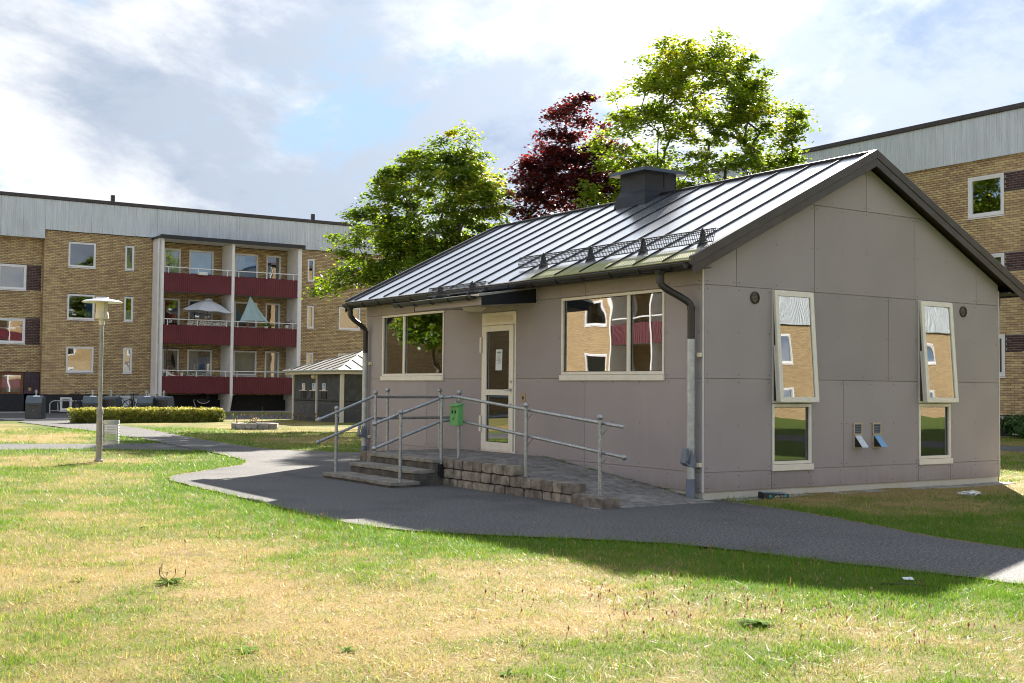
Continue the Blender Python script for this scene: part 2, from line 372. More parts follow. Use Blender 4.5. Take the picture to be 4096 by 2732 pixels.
def vnoise(x, y):
    xi = np.floor(x).astype(int); yi = np.floor(y).astype(int); fx = x-xi; fy = y-yi
    fx = fx*fx*(3-2*fx); fy = fy*fy*(3-2*fy); g = lambda a, b: _PERM[a & 255, b & 255]
    return (g(xi, yi)*(1-fx)+g(xi+1, yi)*fx)*(1-fy)+(g(xi, yi+1)*(1-fx)+g(xi+1, yi+1)*fx)*fy
def fbm(x, y, o=4):
    r = 0; a = .5; t = 0
    for k in range(o): r = r+a*vnoise(x*2**k+17*k, y*2**k+31*k); t += a; a *= .5
    return r/t
PA4 = ASPHALT[::4]; PS4 = SIDE[::4]
def edge_dist(x, y):
    d = dist_poly(PA4, x, y); d = np.minimum(d, dist_poly(PS4, x, y)); return np.minimum(d, dist_poly(ROAD, x, y))
def lawn_z(x, y, d=None):
    if d is None: d = edge_dist(x, y)
    return -.012+np.clip(d/.8, 0, 1)*(.01+.05*(fbm(x*.45+3, y*.45)-.35)+.015*(fbm(x*2.3, y*2.3)-.5))
def greenness(x, y, d):
    base = fbm(x*.55+40, y*.55+9, 5); fine = fbm(x*2.6, y*2.6+5, 3)
    near = np.exp(-np.clip(d, 0, None)/.75)
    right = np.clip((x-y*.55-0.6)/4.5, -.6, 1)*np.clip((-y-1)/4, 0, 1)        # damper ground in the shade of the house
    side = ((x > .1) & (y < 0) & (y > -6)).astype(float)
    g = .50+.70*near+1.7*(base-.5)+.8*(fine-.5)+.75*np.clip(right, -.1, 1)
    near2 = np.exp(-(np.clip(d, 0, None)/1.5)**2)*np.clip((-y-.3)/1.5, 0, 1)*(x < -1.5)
    fore = np.clip((x+7.6)/3, 0, 1)*np.clip((-y-3.8)/1.5, 0, 1)
    g = g+.5*near2+.22*fore
    g = g-side*.5*np.exp(-np.abs(y+.5)/.9)
    return np.clip(g, 0, 1)
def structure(name, mb_or_me, m_=None):
    o = part(name, mb_or_me, m_) if isinstance(mb_or_me, MB) else link(name, mb_or_me)
    o['kind'] = 'structure'; return o
# lawn sheet
def axis_pts(segs):
    out = []
    for a, b, st in segs: out += list(np.arange(a, b, st))
    return np.array(out+[segs[-1][1]])
xs = axis_pts([(-1500,-200,260),(-200,-60,20),(-60,-14,2),(-14,-10,.4),(-10,2,.12),(2,8,.25),(8,24,.8),(24,60,4),(60,200,20),(200,1500,260)])
ys = axis_pts([(-1500,-200,260),(-200,-40,20),(-40,-9,1.5),(-9,12,.12),(12,24,.35),(24,40,.6),(40,60,2),(60,200,20),(200,1500,260)])
GX, GY = np.meshgrid(xs, ys, indexing='ij'); ED = edge_dist(GX, GY); GZ = lawn_z(GX, GY, ED)
GZ[(np.abs(GX) > 60) | (np.abs(GY) > 60)] = -.012
inA = inside(ASPHALT, GX, GY) | inside(SIDE, GX, GY) | inside(ROAD, GX, GY) | inside(RPATH, GX, GY); GZ[inA] = -.03
nx, ny = GX.shape
me = bpy.data.meshes.new('lawn'); V = np.stack([GX, GY, GZ], -1).reshape(-1, 3)
ii = (np.arange(nx-1)[:, None]*ny+np.arange(ny-1)[None, :]).ravel(); F = np.stack([ii, ii+ny, ii+ny+1, ii+1], 1)
def np_mesh(name, V, F, m_, attrs=(), smooth=False):
    me = bpy.data.meshes.new(name); k = F.shape[1]
    me.vertices.add(len(V)); me.vertices.foreach_set('co', np.ascontiguousarray(V, np.float32).ravel())
    me.loops.add(F.size); me.loops.foreach_set('vertex_index', np.ascontiguousarray(F, np.int32).ravel())
    me.polygons.add(len(F)); me.polygons.foreach_set('loop_start', np.arange(0, F.size, k, dtype=np.int32))
    try: me.polygons.foreach_set('loop_total', np.full(len(F), k, np.int32))
    except Exception: pass
    me.update(calc_edges=True)
    for nm, arr in attrs:
        a = me.attributes.new(nm, 'FLOAT', 'POINT'); a.data.foreach_set('value', np.ascontiguousarray(arr, np.float32))
    if smooth: me.polygons.foreach_set('use_smooth', np.ones(len(F), bool))
    me.materials.append(m_); return me
def lawn_material():
    m_, t, out = new_mat('lawn_thatch'); L = t.links.new
    a = N(t, 'ShaderNodeAttribute', attribute_name='green'); g = t.nodes.new('ShaderNodeNewGeometry')
    n = N(t, 'ShaderNodeTexNoise', i_Scale=9.0, i_Detail=8.0, i_Roughness=.7); L(g.outputs['Position'], n.inputs['Vector'])
    n2 = N(t, 'ShaderNodeTexNoise', i_Scale=70.0, i_Detail=4.0, i_Roughness=.7); L(g.outputs['Position'], n2.inputs['Vector'])
    f = mth(t, 'ADD', a.outputs['Fac'], mth(t, 'MULTIPLY_ADD', n.outputs['Fac'], .7, -.35), None, True)
    dry = mixc(t, mapr(t, n2.outputs['Fac'], .35, .65, 0, 1), (.44,.33,.14), (.26,.18,.08))
    n4 = N(t, 'ShaderNodeTexNoise', i_Scale=1.6, i_Detail=7.0, i_Roughness=.7); L(g.outputs['Position'], n4.inputs['Vector']); dry = mixc(t, mapr(t, n4.outputs['Fac'], .56, .70, 0, .75), dry, (.16,.11,.07))
    grn = mixc(t, mapr(t, n2.outputs['Fac'], .35, .65, 0, 1), (.13,.19,.03), (.06,.10,.018))
    p = t.nodes.new('ShaderNodeBsdfPrincipled'); L(mixc(t, f, dry, grn), p.inputs['Base Color']); p.inputs['Roughness'].default_value = .95
    p.inputs['Specular IOR Level'].default_value = .15
    b = t.nodes.new('ShaderNodeBump'); b.inputs['Strength'].default_value = .9; b.inputs['Distance'].default_value = .03
    L(n2.outputs['Fac'], b.inputs['Height']); L(b.outputs[0], p.inputs['Normal']); L(p.outputs[0], out.inputs[0]); return m_
M['lawn'] = lawn_material()
gr = greenness(GX, GY, ED)
structure('lawn', np_mesh('lawn', V, F, M['lawn'], [('green', gr.ravel())], True))
def asphalt_material():
    m_, t, out = new_mat('asphalt'); L = t.links.new; g = t.nodes.new('ShaderNodeNewGeometry'); P_ = g.outputs['Position']
    n = N(t, 'ShaderNodeTexNoise', i_Scale=.9, i_Detail=6.0, i_Roughness=.6); L(P_, n.inputs['Vector'])
    n2 = N(t, 'ShaderNodeTexVoronoi', i_Scale=120.0); L(P_, n2.inputs['Vector'])
    n3 = N(t, 'ShaderNodeTexNoise', i_Scale=55.0, i_Detail=5.0, i_Roughness=.75); L(P_, n3.inputs['Vector'])
    base = mixc(t, mapr(t, n.outputs['Fac'], .3, .7, 0, 1), (.085,.084,.085), (.052,.053,.056))
    agg = mixc(t, mapr(t, n3.outputs['Fac'], .45, .68, 0, 1), base, (.30,.29,.28))
    agg = mixc(t, mapr(t, n3.outputs['Fac'], .28, .4, .55, 0), agg, (.04,.04,.042))
    n5 = N(t, 'ShaderNodeTexNoise', i_Scale=34.0, i_Detail=5.0, i_Roughness=.8); L(P_, n5.inputs['Vector'])
    agg = mixc(t, mapr(t, n5.outputs['Fac'], .50, .62, 0, .75), agg, (.22,.215,.21)); agg = mixc(t, mapr(t, n5.outputs['Fac'], .38, .49, .75, 0), agg, (.028,.028,.030))
    n6 = N(t, 'ShaderNodeTexNoise', i_Scale=.45, i_Detail=5.0, i_Roughness=.65); L(P_, n6.inputs['Vector']); agg = mixc(t, mapr(t, n6.outputs['Fac'], .52, .66, 0, .35), agg, (.05,.05,.052))
    p = t.nodes.new('ShaderNodeBsdfPrincipled'); L(agg, p.inputs['Base Color']); p.inputs['Roughness'].default_value = .85
    p.inputs['Specular IOR Level'].default_value = .25
    b = t.nodes.new('ShaderNodeBump'); b.inputs['Strength'].default_value = .7; b.inputs['Distance'].default_value = .006
    L(n2.outputs['Distance'], b.inputs['Height']); L(b.outputs[0], p.inputs['Normal']); L(p.outputs[0], out.inputs[0]); return m_
M['asphalt'] = asphalt_material()
def sheet(name, P, z, m_):
    mb = MB(); mb.quad(*[(x, y, z) for x, y in P]); return structure(name, mb, m_)
o = sheet('asphalt_path', ASPHALT, 0.0, M['asphalt']); sheet('side_path', SIDE, -.004, M['asphalt'])
sheet('road', ROAD, -.004, M['asphalt']); sheet('building_path', RPATH, -.004, M['asphalt'])
mb = MB(); mb.box(-1.4, 5.7, 36.9, 39.2, -.1, .02); structure('bin_slab', mb, M['concrete'])
mb = MB(); mb.box(8.0, 34, 48.0, 49.4, -.05, .06); structure('wall_apron', mb, M['concrete'])
mb = MB()
for k in range(12): mb.box(.32+k*.49, .32+k*.49+.48, -.27, .09, -.05, .008+.004*(k % 3))
structure('paving_strip', mb, M['concrete'])
# crumbled soil along the asphalt edges and grit lying on it
def edge_soil(P, z, name):
    V = []; F = []; n = len(P)
    for i in range(n):
        a = np.array(P[i-1]); b = np.array(P[(i+1) % n]); t = b-a; t = t/(np.linalg.norm(t)+1e-9); nrm = np.array([-t[1], t[0]]); w = .012+.05*max(0, fbm(np.array([P[i][0]*2.1]), np.array([P[i][1]*2.1]))[0]-.3)+.02*RNG.random()
        for k in (0, 1, 2): q = np.array(P[i])+nrm*SGN*(k*w*.5-.02)+RNG.normal(0, .004, 2)*(k > 0); V.append((q[0], q[1], z+(.006, .005, .0005)[k]))
    for i in range(n):
        if np.hypot(*(np.array(P[i])-np.array(P[(i+1) % n]))) > .8: continue
        for k in (0, 1): F.append((i*3+k, i*3+k+1, ((i+1) % n)*3+k+1, ((i+1) % n)*3+k))
    structure(name, np_mesh(name, np.array(V), np.array(F), M['soiledge']))
M['soiledge'] = mat('edge_soil', (.20,.15,.09), 1, var=.5, scale=14, bump=.8, bscale=40)
ar = sum(P[0]*Q[1]-Q[0]*P[1] for P, Q in zip(ASPHALT, ASPHALT[1:]+ASPHALT[:1])); SGN = 1 if ar > 0 else -1
edge_soil(ASPHALT, 0.0, 'path_edge_soil')
n = 1500; gx_ = RNG.uniform(-5, 1, n); gy_ = RNG.uniform(-7, 14, n); ok_ = inside(ASPHALT, gx_, gy_) & ~((gx_ > -2.7) & (gy_ > -.3) & (gy_ < 6.3)) & ~((gx_ > -.05) & (gy_ > 0) & (gy_ < 9.6)); gx_, gy_ = gx_[ok_], gy_[ok_]; n = len(gx_)
r_ = .003+.007*RNG.random(n)**3; q_ = RNG.uniform(0, 6.28, n); V = np.stack([np.stack([gx_+r_*np.cos(q_+k*1.57)*(1+.4*(k % 2)), gy_+r_*np.sin(q_+k*1.57), np.full(n, .002)+(.004 if k % 2 else .0)], 1) for k in range(4)], 1).reshape(-1, 3)
M['grit'] = leaf_mat('grit_and_leaf_bits', (.10,.06,.03), (.30,.22,.12), (.55,.5,.42), .1)
o = link('grit', np_mesh('grit', V, np.arange(n*4).reshape(-1, 4), M['grit'], [('tint', np.repeat(RNG.random(n), 4))])); tag(o, 'bits of grit and dry leaf strewn over the asphalt', 'grit', kind='stuff')
# ---- grass blades (nobody could count them): one mesh, density and size fall with distance
def grass_points():
    X, Y, Sz = [], [], []
    yaw = YAW; half = math.radians(27.5)
    for r0, r1, dens, sc in ((4.9,7.5,7400,1.0),(7.5,10.5,4800,1.15),(10.5,15,2400,1.4),(15,23,900,1.9),(23,40,230,3.0)):
        n = int(half*(r1*r1-r0*r0)*dens); r = np.sqrt(RNG.uniform(r0*r0, r1*r1, n)); a = yaw+RNG.uniform(-half, half, n)
        X.append(CAM.x+r*np.cos(a)); Y.append(CAM.y+r*np.sin(a)); Sz.append(np.full(n, sc))
    return np.concatenate(X), np.concatenate(Y), np.concatenate(Sz)
x, y, sc = grass_points()
bad = inside(ASPHALT, x, y) | inside(SIDE, x, y) | inside(ROAD, x, y) | inside(RPATH, x, y) | ((x > -.05) & (x < 6.3) & (y > -.03) & (y < 9.6)) | ((x > 9.4) & (x < 13.7) & (y > 30.6) & (y < 35.4)) | (y > 43.6)
x, y, sc = x[~bad], y[~bad], sc[~bad]
d = edge_dist(x, y); g = greenness(x, y, d)
keep = RNG.random(len(x)) < (.50+.5*g)*(.45+.55*np.clip(2.2*fbm(x*3.1, y*3.1+70, 2)-.3, 0, 1)); x, y, sc, d, g = x[keep], y[keep], sc[keep], d[keep], g[keep]
n = len(x); z = lawn_z(x, y, d)
gl = np.clip(g+1.1*(fbm(x*6.5, y*6.5+11, 3)-.5), 0, 1); isg = RNG.random(n) < np.clip(gl*1.15, .06, .97)
clump = fbm(x*9, y*9+33, 2); h = (.006+.013*g+.020*clump**2*2+.008*RNG.random(n)+.035*np.exp(-d/.18)*RNG.random(n))*(.6+.7*RNG.random(n))*np.sqrt(sc)
wd = (.0018+.0013*RNG.random(n))*sc*1.05
ang = RNG.uniform(0, 2*np.pi, n); lean = np.abs(RNG.normal(0, 1, n))*np.where(isg, .95, 1.9)
la = RNG.uniform(0, 2*np.pi, n)
dx, dy = np.cos(ang)*wd, np.sin(ang)*wd
tx, ty = np.cos(la)*lean*h, np.sin(la)*lean*h
hz = h/np.sqrt(1+.5*lean**2)
V = np.empty((n, 3, 3)); V[:, 0] = np.stack([x-dx, y-dy, z-.004], 1); V[:, 1] = np.stack([x+dx, y+dy, z-.004], 1); V[:, 2] = np.stack([x+tx, y+ty, z+hz], 1)
tint = np.where(isg, .52+.48*np.clip(RNG.normal(.35+.5*g, .25, n), 0, 1), .44*RNG.random(n))
def grass_material():
    m_, t, out = new_mat('grass_blades'); L = t.links.new
    a = N(t, 'ShaderNodeAttribute', attribute_name='tint')
    cc = ramp(t, a.outputs['Fac'], [(0,(.30,.20,.085)),(.22,(.48,.37,.15)),(.44,(.55,.47,.175)),(.52,(.42,.41,.09)),(.75,(.215,.32,.03)),(1,(.095,.215,.016))])
    p = t.nodes.new('ShaderNodeBsdfPrincipled'); L(cc, p.inputs['Base Color']); p.inputs['Roughness'].default_value = .5; p.inputs['Specular IOR Level'].default_value = .3
    tr = t.nodes.new('ShaderNodeBsdfTranslucent'); L(cc, tr.inputs[0])
    mx = t.nodes.new('ShaderNodeMixShader'); mx.inputs[0].default_value = .42; L(p.outputs[0], mx.inputs[1]); L(tr.outputs[0], mx.inputs[2]); L(mx.outputs[0], out.inputs[0]); return m_
M['blades'] = grass_material()
o = link('grass', np_mesh('grass', V.reshape(-1, 3), np.arange(n*3).reshape(-1, 3), M['blades'], [('tint', np.repeat(tint, 3))]))
tag(o, 'short patchy lawn grass, part dried to straw and part green', 'grass', kind='stuff')
print('grass blades', n)
# ------------------------------------------------------------------ the grey house
L_, W_ = 9.52, 6.13
SL = .504; EX = -.37; EZ = 3.04; RX = W_/2; RZ = EZ+SL*(RX-EX)
def roof_z(x): return EZ+SL*((x if x < RX else W_-x)-EX)
FR = Fac('X', 0.0); GA = Fac('Y', 0.0)
house = thing('grey_house', 'low grey panel-clad house with dark seamed metal gable roof', 'house', (3.07, 4.76, 0))
def clip(poly, a, b, c):   # keep a*u+b*z<=c
    out = []
    for i in range(len(poly)):
        p, q = poly[i], poly[(i+1) % len(poly)]; dp = a*p[0]+b*p[1]-c; dq = a*q[0]+b*q[1]-c
        if dp <= 0: out.append(p)
        if dp*dq < 0: t = dp/(dp-dq); out.append((p[0]+(q[0]-p[0])*t, p[1]+(q[1]-p[1])*t))
    return out
def roofclip(poly, off=.16):
    poly = clip(poly, -SL, 1, EZ-SL*EX-off); return clip(poly, SL, 1, EZ-SL*EX+SL*W_-off) if len(poly) > 2 else poly
G_ = .0035
def panel(fac, u0, u1, z0, z1, rc=False, d0=.008, d1=.022):
    poly = [(u0+G_, z0+G_), (u1-G_, z0+G_), (u1-G_, z1-G_), (u0+G_, z1-G_)]
    if rc: poly = roofclip(poly)
    if len(poly) < 3: return
    mb = MB(); mb.prism(poly, fac.pt, d0, d1); part('wall_panel', mb, M['panel'], house, bevel=.0015)
    for i, (u, z) in enumerate([(u0+.05, z0+.05), (u1-.05, z0+.05), (u1-.05, z1-.05), (u0+.05, z1-.05)]+
        [(u0+.05+(u1-u0-.1)*k/max(1, round((u1-u0)/.6)), zc) for k in range(1, max(1, round((u1-u0)/.6))) for zc in (z0+.05, z1-.05)]+
        [(u0+.05+(u1-u0-.1)*k/max(1, round((u1-u0)/.6)), z0+.05+(z1-z0-.1)*j/max(1, round((z1-z0)/.6))) for k in range(0, max(1, round((u1-u0)/.6))+1) for j in range(1, max(1, round((z1-z0)/.6)))]):
        if rc and not (z < roof_z(u)-.22): continue
        c = fac.pt(u, d1+.003, z); a = [fac.pt(u+.009*math.cos(q), d1+.003, z+.009*math.sin(q)) for q in np.linspace(0, 2*math.pi, 7)[:-1]]
        SCREW.quad(*a)
SCREW = MB()
f_rows = [(.10,.35,[0,2.47,4.27],None),(.10,.35,[5.29,7.12,L_],None),(.35,1.55,[0,2.47,4.27],None),(.35,1.55,[5.29,7.12,L_],None),
          (1.55,2.75,[0,.72],None),(1.55,2.75,[3.05,4.27],None),(1.55,2.75,[5.29,6.53],None),(1.55,2.75,[8.84,L_],None),(2.75,2.99,[0,2.47,4.27,5.29,7.12,L_],None)]
for z0, z1, us, _ in f_rows:
    for a, b in zip(us, us[1:]): panel(FR, a, b, z0, z1)
panel(FR, 4.27, 5.29, 2.63, 2.75)
g_rows = [(.10,.35,[0,1.2,1.95,4.2,4.94,W_]),(.35,1.55,[0,1.2]),(.35,1.55,[1.95,2.60,4.2]),(.35,1.55,[4.94,W_]),(1.55,2.75,[0,1.2]),(1.55,2.75,[1.95,3.55,4.2]),(1.55,2.75,[4.94,W_]),
          (2.75,3.95,[0,.56,2.02,4.14,5.58,W_]),(3.95,5.0,[1.0,3.08,5.2])]
for z0, z1, us in g_rows:
    for a, b in zip(us, us[1:]): panel(GA, a, b, z0, z1, rc=z0 > 2.7)
part('screw_heads', SCREW, M['bronze'], house, kind='stuff')
# structural shell behind the panels, with the openings cut out, and the room inside
def holed_wall(mb, fac, u0, u1, z0, z1, holes, d0, d1):
    U = sorted({u0, u1, *[h[0] for h in holes], *[h[1] for h in holes]}); Z = sorted({z0, z1, *[h[2] for h in holes], *[h[3] for h in holes]})
    U = [u for u in U if u0 <= u <= u1]; Z = [z for z in Z if z0 <= z <= z1]
    for a, b in zip(U, U[1:]):
        for c, d in zip(Z, Z[1:]):
            if any(h[0] <= (a+b)/2 <= h[1] and h[2] <= (c+d)/2 <= h[3] for h in holes): continue
            for dd in (d0, d1): mb.quad(fac.pt(a, dd, c), fac.pt(b, dd, c), fac.pt(b, dd, d), fac.pt(a, dd, d))
    for h in holes:
        for (a, c), (b, d) in (((h[0],h[2]),(h[1],h[2])),((h[1],h[2]),(h[1],h[3])),((h[1],h[3]),(h[0],h[3])),((h[0],h[3]),(h[0],h[2]))):
            mb.quad(fac.pt(a, d0, c), fac.pt(b, d0, d), fac.pt(b, d1, d), fac.pt(a, d1, c))
HF = [(.72,3.05,1.58,2.75),(6.53,8.84,1.58,2.75),(4.27,5.29,.37,2.63)]
HG = [(1.20,1.95,.36,2.75),(4.20,4.94,.36,2.75)]
mb = MB(); holed_wall(mb, FR, 0, L_, -.2, 3.0, HF, 0.0, -.18); part('front_shell', mb, [M['interior']], house, fix=False)
mb = MB(); holed_wall(mb, GA, 0, W_, -.2, 2.9, HG, 0.0, -.18)
for dd in (0, -.18): mb.quad(*[GA.pt(u, dd, z) for u, z in roofclip([(0, 2.9), (W_, 2.9), (W_, 5), (0, 5)], .14)])
part('gable_shell', mb, [M['interior']], house, fix=False)
BK = Fac('X', W_); holesB = [(7.0,8.4,1.4,2.7),(2.2,3.6,1.4,2.7)]
mb = MB(); holed_wall(mb, BK, 0, L_, -.2, 3.0, holesB, -.02, .18); part('back_shell', mb, M['panel'], house, fix=False)
mb = MB(); mb.box(.02, W_-.02, L_-.18, L_, -.2, 2.95); mb.quad(*[(u, L_, z) for u, z in roofclip([(0, 2.9), (W_, 2.9), (W_, 5), (0, 5)], .14)]); part('far_gable_shell', mb, M['panel'], house, fix=False)
mb = MB(); mb.box(.18, W_-.18, .18, L_-.18, .30, .36); part('floor_slab', mb, M['interior_floor'], house)
mb = MB(); mb.box(.18, W_-.18, .18, L_-.18, 2.90, 2.93); mb.box(.18, W_-.18, 5.62, 5.74, .36, 2.9); mb.box(3.6, 3.7, .18, 5.62, .36, 2.9); part('partition', mb, M['interior'], house)
for (a, b, c, d) in holesB:
    mb = MB(); fw = .06
    for u0, u1, z0, z1 in ((a, b, c, c+fw), (a, b, d-fw, d), (a, a+fw, c+fw, d-fw), (b-fw, b, c+fw, d-fw)): BK.box(mb, u0, u1, .0, .08, z0, z1)
    w = part('window', mb, M['cream'], house); mb = MB(); mb.quad(*[BK.pt(u, .05, z) for u, z in ((a+fw, c+fw), (b-fw, c+fw), (b-fw, d-fw), (a+fw, d-fw))]); part('pane', mb, M['glass_flat'], w)
# plinth blocks
for u0, u1 in ((.0,.27),(.27,1.45),(1.45,2.61),(2.61,3.75),(3.75,4.9),(4.9,6.05)):
    mb = MB(); mb.box(u0+.006, u1-.006, .055, .17, -.12, .115); part('plinth_block', mb, M['plinth'], house, bevel=.006)
for v0, v1 in ((.0,1.0),(6.3,7.5),(7.5,8.7),(8.7,9.5)):
    mb = MB(); mb.box(.045, .17, v0+.18, v1+.012, -.12, .112); part('plinth_block', mb, M['plinth'], house, bevel=.006)
for u0 in (.80, 5.43):
    mb = MB(); GA.box(mb, u0, u0+.32, -.05, -.02, .015, .10)
    vg = part('plinth_vent', mb, M['bluegrey'], house, bevel=.003); mb = MB()
    for k in range(12): GA.box(mb, u0+.015+k*.0255, u0+.022+k*.0255, -.02, -.012, .025, .092)
    for k in range(4): GA.box(mb, u0+.012, u0+.308, -.0125, -.010, .03+k*.017, .035+k*.017)
    part('grille', mb, M['black'], vg)
# corner trims
for (x, y) in ((-.024, -.024), (W_+.004, -.024), (-.024, L_)):
    mb = MB(); mb.box(x, x+.02, y, y+.02, .10, 2.98 if y < 1 else 2.98); part('corner_trim', mb, M['trimwhite'], house)
# ---- roof
def roof_material():
    m_, t, out = new_mat('dark_seamed_roof_sheet'); L = t.links.new; g = t.nodes.new('ShaderNodeNewGeometry'); P_ = g.outputs['Position']
    sx = t.nodes.new('ShaderNodeSeparateXYZ'); L(P_, sx.inputs[0])
    n = N(t, 'ShaderNodeTexNoise', i_Scale=2.2, i_Detail=4.0); L(P_, n.inputs['Vector'])
    st = t.nodes.new('ShaderNodeMapping'); L(P_, st.inputs[0]); st.inputs['Scale'].default_value = (1.2, 14, 1.2)
    n2 = N(t, 'ShaderNodeTexNoise', i_Scale=2.0, i_Detail=5.0); L(st.outputs[0], n2.inputs['Vector'])
    base = mixc(t, n.outputs['Fac'], (.46,.47,.51), (.56,.57,.61))
    # algae that grew on the lowest half metre below the long snow guard
    edge = mth(t, 'MULTIPLY_ADD', n2.outputs['Fac'], .35, -.13)
    a = mth(t, 'ADD', sx.outputs[0], edge); al = mapr(t, a, -.10, .12, 1, 0)
    yl = mth(t, 'MULTIPLY', mapr(t, sx.outputs[1], 3.3, 3.9, 1, 0), mapr(t, n.outputs['Fac'], .25, .4, .75, 1))
    al = mth(t, 'MULTIPLY', al, mth(t, 'MULTIPLY_ADD', yl, .96, .04))
    alc = mixc(t, mapr(t, n2.outputs['Fac'], .4, .62, 0, 1), (.26,.26,.025), (.11,.12,.02))
    p = t.nodes.new('ShaderNodeBsdfPrincipled'); L(mixc(t, al, base, alc), p.inputs['Base Color'])
    L(mth(t, 'MULTIPLY_ADD', al, .35, mth(t, 'MULTIPLY_ADD', n.outputs['Fac'], .12, .20)), p.inputs['Roughness']); p.inputs['Specular IOR Level'].default_value = 1.0
    L(mth(t, 'MULTIPLY_ADD', al, -1.0, 1.0, True), p.inputs['Coat Weight']); L(mth(t, 'MULTIPLY_ADD', al, -.75, .75, True), p.inputs['Metallic']); p.inputs['Coat Roughness'].default_value = .16; p.inputs['Coat IOR'].default_value = 1.7
    b = t.nodes.new('ShaderNodeBump'); b.inputs['Strength'].default_value = .12; b.inputs['Distance'].default_value = .02
    L(n.outputs['Fac'], b.inputs['Height']); L(b.outputs[0], p.inputs['Normal']); L(p.outputs[0], out.inputs[0]); return m_
M['roof'] = roof_material()
Y0, Y1 = -.20, L_+.20
SEAMS = [-.20+.60*k-.02 for k in range(1, 17)]
ed = [Y0]+SEAMS+[Y1]
mb = MB()
for s_ in (0, 1):
    X = (lambda x: x) if s_ == 0 else (lambda x: W_-x)
    mb.hexa([(X(EX), Y0, EZ-.10), (X(RX), Y0, RZ-.10), (X(RX), Y1, RZ-.10), (X(EX), Y1, EZ-.10), (X(EX), Y0, EZ-.012), (X(RX), Y0, RZ-.012), (X(RX), Y1, RZ-.012), (X(EX), Y1, EZ-.012)])
roof = part('roof', mb, M['bronze'], house)
for s_ in (0, 1):
    X = (lambda x: x) if s_ == 0 else (lambda x: W_-x)
    for a, b in zip(ed, ed[1:]):
        mb = MB(); mb.hexa([(X(EX-.02), a, EZ-.020), (X(RX), a, RZ-.010), (X(RX), b, RZ-.010), (X(EX-.02), b, EZ-.020), (X(EX-.02), a, EZ-.010), (X(RX), a, RZ), (X(RX), b, RZ), (X(EX-.02), b, EZ-.010)])
        part('roof_sheet', mb, M['roof'], roof)
    for a in SEAMS:
        mb = MB(); w = .010; mb.hexa([(X(EX), a-w, EZ-.004), (X(RX), a-w, RZ-.004), (X(RX), a+w, RZ-.004), (X(EX), a+w, EZ-.004), (X(EX+.02), a-w*.6, EZ+.030), (X(RX), a-w*.6, RZ+.024), (X(RX), a+w*.6, RZ+.024), (X(EX+.02), a+w*.6, EZ+.030)])
        part('standing_seam', mb, M['anthracite'], roof)
mb = MB()
for k in range(17):
    a = Y0+.01+k*.583; mb.tube([(RX, a, RZ+.012), (RX, a+.58, RZ+.012)], .028, 8)
part('ridge_cap', mb, M['anthracite'], roof, smooth=True)
for y_, sg in ((Y0, -1), (Y1, 1)):
    for s_ in (0, 1):
        X = (lambda x: x) if s_ == 0 else (lambda x: W_-x)
        e = EX-.015; ze = EZ-SL*.015
        mb = MB(); yA, yB = y_-.004*sg*-1, y_+.022*sg
        mb.hexa([(X(e), yA, ze-.20), (X(RX), yA, RZ-.20), (X(RX), yB, RZ-.20), (X(e), yB, ze-.20), (X(e), yA, ze-.085), (X(RX), yA, RZ-.085), (X(RX), yB, RZ-.085), (X(e), yB, ze-.085)])
        part('bargeboard', mb, M['bronze'], roof, bevel=.003)
        mb = MB(); yA, yB = y_-.05*sg, y_+.034*sg
        mb.hexa([(X(e), yA, ze-.088), (X(RX), yA, RZ-.088), (X(RX), yB, RZ-.088), (X(e), yB, ze-.088), (X(e), yA, ze+.040), (X(RX), yA, RZ+.040), (X(RX), yB, RZ+.040), (X(e), yB, ze+.040)])
        vf = part('verge_flashing', mb, M['bronze'], roof, bevel=.006)
# soffit and eave boards
for s_ in (0, 1):
    X = (lambda x: x) if s_ == 0 else (lambda x: W_-x)
    mb = MB(); mb.hexa([(X(EX+.01), Y0+.02, 2.92), (X(-.03), Y0+.02, 2.94), (X(-.03), Y1-.02, 2.94), (X(EX+.01), Y1-.02, 2.92), (X(EX+.01), Y0+.02, 2.935), (X(-.03), Y0+.02, 2.96), (X(-.03), Y1-.02, 2.96), (X(EX+.01), Y1-.02, 2.935)]); part('soffit', mb, M['bronze'], roof)
    mb = MB(); mb.box(X(EX), X(EX+.02), Y0+.02, Y1-.02, 2.90, 3.0); part('eave_board', mb, M['bronze'], roof)
def gutter(parent, xc, z, ya, yb, r=.062, name='gutter', mats='black', brk=.62):
    mb = MB(); n = 10
    for rr, rev in ((r, 0), (r-.006, 1)):
        b = len(mb.v)
        for y_ in (ya, yb):
            for k in range(n+1):
                q = math.pi+math.pi*k/n; mb.v.append((xc+rr*math.cos(q), y_, z+rr*math.sin(q)))
        for k in range(n): mb.f.append((b+k, b+k+1, b+n+2+k, b+n+1+k)); mb.mi.append(0)
    for y_ in (ya, yb): mb.quad(*[(xc+r*math.cos(math.pi+math.pi*k/n), y_, z+r*math.sin(math.pi+math.pi*k/n)) for k in range(n+1)])
    mb.tube([(xc-r, ya, z), (xc-r, yb, z)], .008, 6); mb.tube([(xc+r, ya, z), (xc+r, yb, z)], .006, 6)
    g = part(name, mb, M[mats], parent, smooth=True, fix=False)
    if g.parent == house or parent == house:
        y_ = ya+.25
        while y_ < yb:
            mb = MB(); mb.tube([(xc+(r+.005)*math.cos(math.pi+math.pi*k/8), y_, z+(r+.005)*math.sin(math.pi+math.pi*k/8)) for k in range(9)], .011, 5); part('gutter_bracket', mb, M['black'], g, smooth=True); y_ += brk
    return g
gutter(house, EX-.075, 2.975, -.17, 9.62); gutter(house, W_-EX+.075, 2.975, -.17, 9.62)
